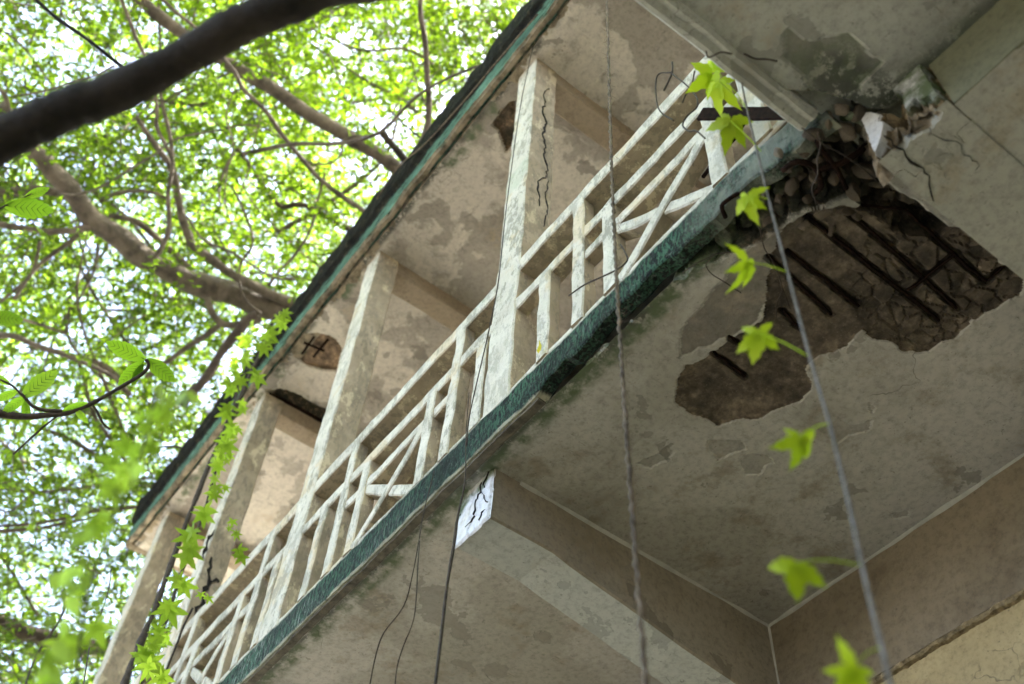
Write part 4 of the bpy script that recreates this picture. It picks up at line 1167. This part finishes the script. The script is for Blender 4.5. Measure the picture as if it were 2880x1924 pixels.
tube('stem', [tp(*gl(x, y)) for x, y in [(390, 1300), (300, 1370), (200, 1460), (90, 1560)]], [.004, .0042, .004, .0036], M_THIN, tb_, k=6, sub=4, rough=0.2)
for i, (x, y, x2, y2, wf) in enumerate([(995, 905, 730, 790, 1.0), (1010, 905, 1205, 1060, 1.05), (990, 920, 810, 1085, 0.9), (985, 940, 900, 1090, 0.8), (160, 1165, 390, 975, 1.1), (170, 1170, 20, 1270, 1.0), (170, 1180, 190, 1350, .8),
                                        (70, 1080, -60, 1010, .9), (430, 1265, 600, 1210, .9), (400, 1262, 330, 1200, .0), (520, 1250, 600, 1340, 0.8), (120, 1125, -40, 1190, .9)]):
    if wf == 0: continue
    a = far(*gl(x, y), DT); b = far(*gl(x2, y2), DT + lrn.uniform(-0.04, 0.04))
    L = np.linalg.norm(b - a)
    me, mv = TL[i % 3]
    o = link('leaf', me); mv_o = link('leaf_vein', mv)
    m = frame_to(a, b - a, 0.35, lrn) @ Matrix.Diagonal((L * wf, L, L, 1))
    o.parent = tb_; o.matrix_local = Matrix.Translation(-Vector(tb_.location)) @ m
    mv_o.parent = o; mv_o.location = (0, 0, 0.0)
# leaf at far left, mid height, and upper left
for (x, y, x2, y2) in [(0, 1400 * 0 + 880, 70, 868)]:
    pass
tw2 = empty('leafy_twig', tuple(far(20, 560, DT)), 'single toothed leaf on a dark stem against the left edge above the twig', 'branch')
t2 = np.array(tw2.location)
tube('stem', [far(*p, DT) - t2 for p in [(-20, 600), (20, 575), (60, 558), (90, 545)]], [.003, .0028, .0022, .0018], M_THIN, tw2, k=6, sub=3)
for j_, (pa, pb, wf) in enumerate([((15, 578), (150, 595), 1.15), ((70, 556), (138, 528), .9)]):
    a = far(*pa, DT); b = far(*pb, DT); L = np.linalg.norm(b - a)
    o = link('leaf', TL[j_][0]); mv_o = link('leaf_vein', TL[j_][1])
    o.parent = tw2; o.matrix_local = Matrix.Translation(-Vector(tw2.location)) @ frame_to(a, b - a, 0.3, lrn) @ Matrix.Diagonal((L * wf, L, L, 1))
    mv_o.parent = o
tw3 = empty('leafy_twig', tuple(far(0, 890, DT)), 'toothed leaf cut by the left edge of the picture midway down', 'branch')
t3 = np.array(tw3.location)
tube('stem', [far(*p, DT) - t3 for p in [(-60, 905), (-30, 900), (0, 895)]], .0025, M_THIN, tw3, k=6, sub=3)
a = far(-30, 890, DT); b = far(65, 900, DT); L = np.linalg.norm(b - a)
o = link('leaf', TL[2][0]); mv_o = link('leaf_vein', TL[2][1]); o.parent = tw3
o.matrix_local = Matrix.Translation(-Vector(tw3.location)) @ frame_to(a, b - a, 0.3, lrn) @ Matrix.Diagonal((L * 1.2, L, L, 1)); mv_o.parent = o

# yellow leaf on the slab edge
p = onY(1556, 955, 1.44)
yl = link('fallen_leaf', mesh('fallen_leaf', [(0, 0, 0), (-.012, 0, .03), (-.006, .004, .06), (.0, .0, .085), (.012, .004, .04), (.016, 0, .01)], [(0, 1, 2), (0, 2, 4), (2, 3, 4), (0, 4, 5)]), M_YLEAF)
yl.location = (p[0], 1.375, 3.072)
tag(yl, 'small bright yellow leaf standing on the green slab edge right of the cracked column', 'leaf')

# ------------------------------------------------------------------ trees
P2 = 1.5647
def pic2(pts): return [(x / P2, y / P2) for x, y in pts]
def pic3(pts): return [(x / 1.531, 900 + y / 1.531) for x, y in pts]
trees = {}
def tree(key, loc, label):
    t = empty('tree', loc, label, 'tree')
    trees[key] = t
    return t
T1 = tree('grey', (-10.5, -4.5, -1.6), 'grey barked banyan with a thick limb curving to the roof edge at mid height')
T2 = tree('upper', (-4.5, -7.5, -1.6), 'banyan spreading slender pale limbs over the upper left of the view')
T3 = tree('far', (-15.0, -2.5, -1.6), 'banyan beyond the house end with a thick dark limb at the lower left')
def branch(tree_o, px, w0, w1, d, mat=M_BARK, k=8, dd=0.0, name='branch', rough=0.12):
    m = len(px)
    l0 = np.array(tree_o.location)
    pts = [far(x, y, d + dd * i / (m - 1)) for i, (x, y) in enumerate(px)]
    rad = [0.5 * (w0 + (w1 - w0) * i / (m - 1)) * np.linalg.norm(p) / FPX for i, p in enumerate(pts)]
    o = tube(name, [p - l0 for p in pts], rad, mat, tree_o, k=k, sub=5, rough=rough, seed=len(trees) + m)
    return o
# tree 1
branch(T1, [(0, 300)] + pic2([(60, 530), (130, 640), (210, 730), (330, 860), (400, 960), (520, 1040), (640, 1140), (780, 1210), (900, 1260), (1050, 1300), (1150, 1345), (1300, 1370), (1450, 1400)]), 44, 74, 10.3, k=12, dd=0.6)
branch(T1, pic2([(600, 515), (650, 590), (700, 660), (760, 750), (780, 850), (800, 950), (830, 1040), (850, 1080), (930, 1140), (1010, 1200), (1100, 1250), (1180, 1290), (1290, 1335), (1400, 1380)]), 13, 34, 10.0, dd=0.8)
branch(T1, pic2([(670, 350), (690, 470), (690, 560), (730, 640), (760, 720), (740, 850), (745, 960), (735, 1040), (690, 1120), (650, 1140)]), 8, 14, 9.9)
branch(T1, pic2([(700, 380), (720, 480), (745, 580), (760, 690)]), 8, 11, 9.8)
branch(T1, pic2([(440, 890), (520, 850), (600, 840), (680, 850), (730, 870)]), 12, 9, 10.6)
branch(T1, pic2([(480, 950), (590, 970), (660, 1020), (750, 1100), (830, 1180)]), 14, 20, 10.8)
branch(T1, pic2([(-40, 980), (100, 1005), (200, 1020), (300, 1015), (400, 1000)]), 15, 20, 10.5)
branch(T1, pic2([(-40, 850), (60, 845), (150, 835), (260, 850), (330, 880)]), 27, 22, 11)
branch(T1, pic2([(60, 1320), (150, 1190), (230, 1120), (300, 1070), (360, 1020)]), 10, 14, 10.6)
branch(T1, pic2([(0, 1330), (60, 1280), (130, 1220), (160, 1140), (175, 1060)]), 8, 9, 10.8)
branch(T1, pic2([(910, 1310), (930, 1370), (960, 1410), (1000, 1430), (1080, 1425), (1150, 1400)]), 17, 22, 10.6)
branch(T1, pic2([(970, 1430), (900, 1480), (820, 1530), (740, 1590), (640, 1660)]), 17, 12, 10.8)
branch(T1, pic2([(250, 855), (350, 855), (470, 810), (580, 740), (680, 680), (780, 610), (950, 575), (1080, 550), (1180, 570), (1240, 610)]), 7, 5, 9.4)
branch(T1, pic2([(-10, 1480), (60, 1480), (160, 1520), (250, 1550), (400, 1610), (500, 1660), (540, 1700)]), 14, 12, 10.4)
# tree 2
branch(T2, pic2([(560, -60), (640, 20), (700, 70), (790, 140), (950, 245), (1090, 330), (1200, 390), (1340, 490), (1480, 570), (1560, 620), (1680, 690), (1770, 760), (1860, 830)]), 30, 44, 10.2, k=10)
branch(T2, pic2([(680, -40), (770, 50), (870, 130), (960, 235), (1030, 310), (1070, 390), (1170, 490), (1240, 590), (1320, 690), (1400, 780), (1500, 860), (1610, 935), (1680, 990)]), 9, 14, 9.3)
branch(T2, pic2([(520, -40), (570, 90), (600, 170), (640, 250)]), 9, 11, 9.6)
branch(T2, pic2([(1855, -30), (1850, 60), (1870, 180), (1880, 330), (1888, 450), (1880, 560), (1850, 640)]), 14, 20, 8.6)
branch(T2, pic2([(1050, 660), (1110, 750), (1190, 860), (1240, 910), (1320, 900), (1400, 930), (1480, 980), (1560, 1020)]), 12, 18, 11.5, M_BARKR)
branch(T2, pic2([(1310, 690), (1380, 720), (1450, 720), (1500, 680), (1510, 620), (1560, 600), (1640, 600)]), 6, 6, 9.5)
branch(T2, pic2([(1020, 820), (1060, 900), (1100, 1000), (1110, 1080), (1060, 1160), (1055, 1250), (1090, 1330), (1150, 1380)]), 7, 7, 9.9)
branch(T2, pic2([(1430, 760), (1400, 880), (1370, 1000), (1300, 1120), (1220, 1200), (1180, 1260)]), 8, 9, 10.3)
branch(T2, pic2([(820, 950), (900, 1060), (1000, 1100), (1100, 1160), (1200, 1220), (1300, 1230)]), 6, 7, 9.5)
branch(T2, pic2([(50, 425), (200, 400), (330, 360), (430, 330), (500, 290)]), 4, 6, 9.0)
branch(T2, pic2([(1030, 400), (1000, 480), (1000, 540), (1020, 600), (1025, 660), (1000, 750), (990, 850), (1000, 950)]), 4, 4.5, 9.0)
branch(T2, pic2([(1170, 400), (1150, 500), (1120, 620), (1100, 720), (1060, 850)]), 3, 4, 9.4)
branch(T2, pic2([(1715, 485), (1780, 550), (1860, 615)]), 4, 6, 8.9, M_BARKD)
branch(T2, pic2([(1815, 275), (1840, 380), (1875, 470)]), 3, 5, 8.7)
branch(T2, pic2([(-10, 380), (30, 440), (40, 540), (20, 600)]), 10, 12, 10)
branch(T2, pic2([(1290, 130), (1380, 200), (1500, 280), (1620, 360), (1740, 420), (1840, 500)]), 6, 9, 12)
# tree 3 (lower left)
branch(T3, pic3([(-60, 1290), (0, 1300), (80, 1340), (200, 1370), (330, 1400), (450, 1410), (620, 1390)]), 44, 40, 12.5, M_BARKR, k=10)
branch(T3, pic3([(-40, 65), (60, 70), (180, 120), (330, 160), (450, 200), (520, 270), (560, 330)]), 15, 18, 11.4)
branch(T3, pic3([(330, 160), (360, 250), (400, 400), (480, 520), (550, 620)]), 9, 12, 11.8)
branch(T3, pic3([(80, 420), (130, 450), (270, 500), (380, 560), (430, 600), (560, 680)]), 10, 14, 12)
branch(T3, pic3([(-40, 890), (120, 880), (250, 860), (400, 825), (500, 815), (640, 800)]), 8, 10, 11.2, M_BARKR)
branch(T3, pic3([(-40, 910), (150, 900), (300, 870), (420, 850)]), 11, 7, 11.6, M_BARKR)
branch(T3, pic3([(-40, 720), (150, 740), (300, 730), (500, 700), (640, 680)]), 8, 8, 12)
branch(T3, pic3([(570, 585), (650, 555), (720, 545), (810, 552)]), 5, 8, 11, M_BARKD)
branch(T3, pic3([(0, 1010), (60, 1100), (130, 1220), (180, 1300)]), 7, 10, 12.6)
# dark dead stubs on the roof edge
stub = empty('dead_branch', tuple(far(600, 1020, 9.6)), 'broken red brown dead branch hanging down left of the roof edge', 'branch')
s0 = np.array(stub.location)
tube('stub', [far(x, y, 9.7) - s0 for x, y in pic2([(1130, 1385), (1090, 1410), (1040, 1470), (980, 1540)]) + [(600, 1030), (570, 1075), (535, 1110), (512, 1143)]],
     [.05, .05, .045, .045, .046, .05, .042, .03], M_BARKR, stub, k=9, sub=4, rough=0.25)
stub2 = empty('dead_branch', tuple(far(1100, 410, 8.6)), 'short black snapped branch sticking out above the roof edge', 'branch')
s0 = np.array(stub2.location)
tube('stub', [far(x, y, 8.6) - s0 for x, y in pic2([(1680, 580), (1710, 620), (1745, 660), (1800, 725), (1850, 790)])], [.030, .030, .028, .03, .032], M_BARKD, stub2, k=8, sub=4, rough=0.12)
# dark trunk close to the lens
dt = empty('leaning_tree', (-3.2, -1.6, -1.6), 'thick dark leaning trunk crossing the upper left corner, out of focus', 'tree')
d0 = np.array(dt.location)
dpx = [(-500, 560), (-250, 490), (0, 395), (105, 345), (205, 303), (320, 262), (420, 212), (510, 168), (600, 112), (700, 58), (800, 18), (930, -30), (1080, -45), (1250, -120)]
dw = [125, 122, 118, 112, 102, 96, 100, 96, 104, 96, 92, 90, 86, 80]
pts = [far(x, y, 2.35) for x, y in dpx]
lowpt = [np.array([-3.2, -1.6, -1.6]), np.array([-3.0, -1.5, -0.5]), np.array([-2.7, -1.1, 0.6])]
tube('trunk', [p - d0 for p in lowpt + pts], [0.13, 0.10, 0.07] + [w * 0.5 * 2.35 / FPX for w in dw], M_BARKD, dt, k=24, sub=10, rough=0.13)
# black cable
cb = tube('cable', [far(x, y, 3.1 + 0.1 * i) for i, (x, y) in enumerate(pic2([(80, -80), (150, -10), (250, 80), (380, 170), (520, 280), (570, 312)]))], 0.0055, M_CABLE, k=7, sub=4)
tag(cb, 'black cable slanting down behind the dark trunk at the upper left', 'cable')
# other hanging roots
hang('thin_root', [onY(x, y, 0.9) for x, y in pic3([(358, 560), (350, 700), (356, 850), (350, 1000), (340, 1100), (290, 1220), (240, 1320), (160, 1440), (110, 1568), (90, 1640)])],
     [.002, .002, .0025, .003, .004, .007, .008, .007, .007, .007], M_THIN, 'knotted dark root hanging left of the broad leaved vine', 'hanging root', rough=0.3)
hang('thin_root', [onY(x, y, 0.7) for x, y in pic3([(480, 1060), (470, 1150), (440, 1250), (400, 1340), (380, 1440), (360, 1568), (350, 1640)])],
     .0028, M_THIN, 'thin dark root hanging between the broad leaves and the last column', 'hanging root', rough=0.3)
hang('thin_root', [onY(x, y, 1.2) for x, y in pic3([(830, 1240), (790, 1320), (760, 1400), (720, 1500), (690, 1600)])], .006, M_THIN, 'dark root lying on the third column beside the creeper', 'hanging root', rough=0.3)
hang('thin_root', [onY(x, y, 1.18) for x, y in [(905, 0 + 60), (900, 100)]] and [onY(x, y, 1.22) for x, y in [(1512, 40), (1400, 170), (1300, 290), (1200, 400), (1120, 470), (1060, 560)]], .005, M_ROOT,
     'pale thin root lying along the mossy roof edge', 'hanging root', rough=0.2)

# ------------------------------------------------------------------ trunks that carry the limbs (outside the picture)
for t, r_, top in ((T1, 0.36, (-9.0, -3.2, 7.5)), (T2, 0.30, (-4.0, -5.5, 9.5)), (T3, 0.40, (-13.6, -1.8, 6.5))):
    l = np.array(t.location)
    tube('trunk', [np.zeros(3), np.array([0.1, 0.15, 2.5]), (np.array(top) - l) * [0.5, 0.5, 0.6], np.array(top) - l], [r_ * 1.25, r_, r_ * 0.8, r_ * 0.5], M_BARK, t, k=12, sub=6, rough=0.1)

# ------------------------------------------------------------------ crowns: many small leaves on sprays
def in_view(P, m=260):
    v = P @ B           # world -> camera
    z = v[:, 2]
    x = v[:, 0] / z * FPX + CX; y = v[:, 1] / z * FPX + CY
    return (z > 0.5) & (x > -m) & (x < 2880 + m) & (y > -m) & (y < 1924 + m), x, y
def crown(tree_o, centres, nl, llen, spread, seed):
    g = np.random.default_rng(seed)
    n = len(centres)
    # spray direction, mostly outward and drooping
    d = g.standard_normal((n, 3)) * [1, 1, 0.45]; d /= np.linalg.norm(d, axis=1)[:, None]
    t = np.tile(np.linspace(0.05, 1, nl), n) + g.uniform(-0.03, 0.03, n * nl)
    C = np.repeat(centres, nl, axis=0); Dr = np.repeat(d, nl, axis=0)
    side = np.cross(Dr, [0, 0, 1.0]); side /= np.linalg.norm(side, axis=1)[:, None]
    sg = np.tile(np.array([1, -1] * (nl // 2 + 1))[:nl], n)[:, None]
    L = llen * g.uniform(0.65, 1.25, (n * nl, 1))
    base = C + Dr * (t[:, None] - 0.5) * spread + g.standard_normal((n * nl, 3)) * 0.02 - np.array([0, 0, 1]) * (t[:, None] ** 2) * spread * 0.18
    la = Dr * 0.55 + side * sg * 0.8 + g.standard_normal((n * nl, 3)) * 0.35 - [0, 0, 0.25]
    la /= np.linalg.norm(la, axis=1)[:, None]
    nz = np.array([0, 0, 1.0]) + g.standard_normal((n * nl, 3)) * 0.55
    lw = np.cross(la, nz); lw /= np.linalg.norm(lw, axis=1)[:, None]
    nn = np.cross(lw, la)
    W = L * g.uniform(0.40, 0.55, (n * nl, 1))
    v0 = base; v3 = base + la * L
    v1 = base + la * L * 0.42 + lw * W * 0.5 + nn * L * 0.07
    v2 = base + la * L * 0.42 - lw * W * 0.5 + nn * L * 0.07
    V = np.stack([v0, v1, v3, v2], 1).reshape(-1, 3) - np.array(tree_o.location)
    k = np.arange(n * nl) * 4
    F = np.vstack([np.stack([k, k + 1, k + 2], 1), np.stack([k, k + 2, k + 3], 1)])
    me = quick_mesh('crown', V, F, False)
    tint = np.clip(0.5 + np.repeat(0.24 * g.standard_normal(n) + 1.5 * fbm(centres, 0.55, 3), nl) + 0.15 * g.standard_normal(n * nl), 0, 1)  # slow noise also paints clump shadows into the leaf tint
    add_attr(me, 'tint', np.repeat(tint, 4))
    o = link('crown', me, M_LEAF, tree_o)
    o['kind'] = 'stuff'
    # fine twigs that carry the sprays
    s = g.choice(n, min(n, 2600), replace=False)
    a = centres[s] - d[s] * spread * 0.75; b = centres[s]; c = centres[s] + d[s] * spread * 0.5 - [0, 0, spread * 0.15]
    u = np.cross(d[s], [0.2, 0.5, 0.8]); u /= np.linalg.norm(u, axis=1)[:, None]; w = np.cross(d[s], u)
    rr = []
    for p, r_ in ((a, 0.008), (b, 0.006), (c, 0.003)):
        for an in (0, 2.094, 4.189):
            rr.append(p + r_ * (math.cos(an) * u + math.sin(an) * w))
    TV = np.stack(rr, 1).reshape(-1, 3) - np.array(tree_o.location)
    k = np.arange(len(s)) * 9
    Fs = [np.stack([k + q + j, k + q + (j + 1) % 3, k + q + 3 + (j + 1) % 3, k + q + 3 + j], 1) for q in (0, 3) for j in range(3)]
    o2 = link('twigs', quick_mesh('twigs', TV, np.vstack(Fs), True), M_BARK, tree_o)
    o2['kind'] = 'stuff'
g = np.random.default_rng(21)
# sample the canopy volume
N = 165000
Pc = np.stack([g.uniform(-19, 7, N), g.uniform(-12, 11, N), g.uniform(2.5, 15.5, N)], 1)
dist = np.linalg.norm(Pc, axis=1)
keep = (dist > 9.3) & ((dist > 11.0) | (g.random(N) < 0.16)) & (dist < 16.5) & ~((Pc[:, 0] > -8.6) & (Pc[:, 1] > 0.9) & (Pc[:, 2] < 7.6)) & (Pc[:, 2] > 3.0)
keep &= ~((Pc[:, 1] > 1.0) & (Pc[:, 0] > -9.0) & (dist < 9.0))
# clearings where the white sky shows
den = 0.7 * fbm(Pc / dist[:, None] * 15.0, 1.0, 3) + 0.30 * fbm(Pc / dist[:, None] * 5.0 + 31, 1.0, 2) + 0.5 * fbm(Pc, 0.6, 3)
keep &= den > -0.22
Pc = Pc[keep]
iv, ix_, iy_ = in_view(Pc)
Pin = Pc[iv]
Pout = Pc[~iv]
Pin = Pin[:min(len(Pin), 21000)]
Pout = Pout[~((Pout[:, 1] < -2.5) & (Pout[:, 2] < 9))][:3600]
def owner(P):
    a = np.array([[-9.5, -3.0], [-3.5, -4.0], [-14.0, 0.0]])
    q = P[:, :2] + fbm(P, 0.5, 2)[:, None] * 3
    return np.linalg.norm(q[:, None] - a[None], axis=2).argmin(1)
print('sprays in view', len(Pin), 'outside', len(Pout))
oi = owner(Pin); oo = owner(Pout)
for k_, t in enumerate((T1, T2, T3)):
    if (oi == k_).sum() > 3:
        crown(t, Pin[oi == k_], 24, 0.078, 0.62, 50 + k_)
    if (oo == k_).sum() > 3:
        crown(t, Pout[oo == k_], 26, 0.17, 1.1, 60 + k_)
# thin bare shoots filling the crowns
tr = random.Random(12)
for t in (T1, T2, T3):
    V = []; F = []
    sel = Pin[oi == (T1, T2, T3).index(t)]
    for s in range(120):
        if len(sel) < 10: break
        p = sel[tr.randrange(len(sel))].copy()
        pts = [p]
        dv = np.array([tr.gauss(0, 1), tr.gauss(0, 1), tr.gauss(0, 0.5) - (0.6 if s % 3 == 0 else 0)]); dv /= np.linalg.norm(dv)
        L = tr.uniform(1.2, 3.2); m = 6
        for i in range(m):
            dv = dv + np.array([tr.gauss(0, .22) for _ in range(3)]); dv /= np.linalg.norm(dv)
            pts.append(pts[-1] + dv * L / m)
        r0 = tr.uniform(0.010, 0.030)
        v, f = tube_geo([q - np.array(t.location) for q in pts], np.linspace(r0, r0 * 0.4, m + 1), 5, 3, 0.1)
        F += [tuple(i + len(V) for i in q) for q in f]; V += list(v)
    if V:
        o = link('shoots', mesh('shoots', V, F, True), M_BARK, t); o['kind'] = 'stuff'
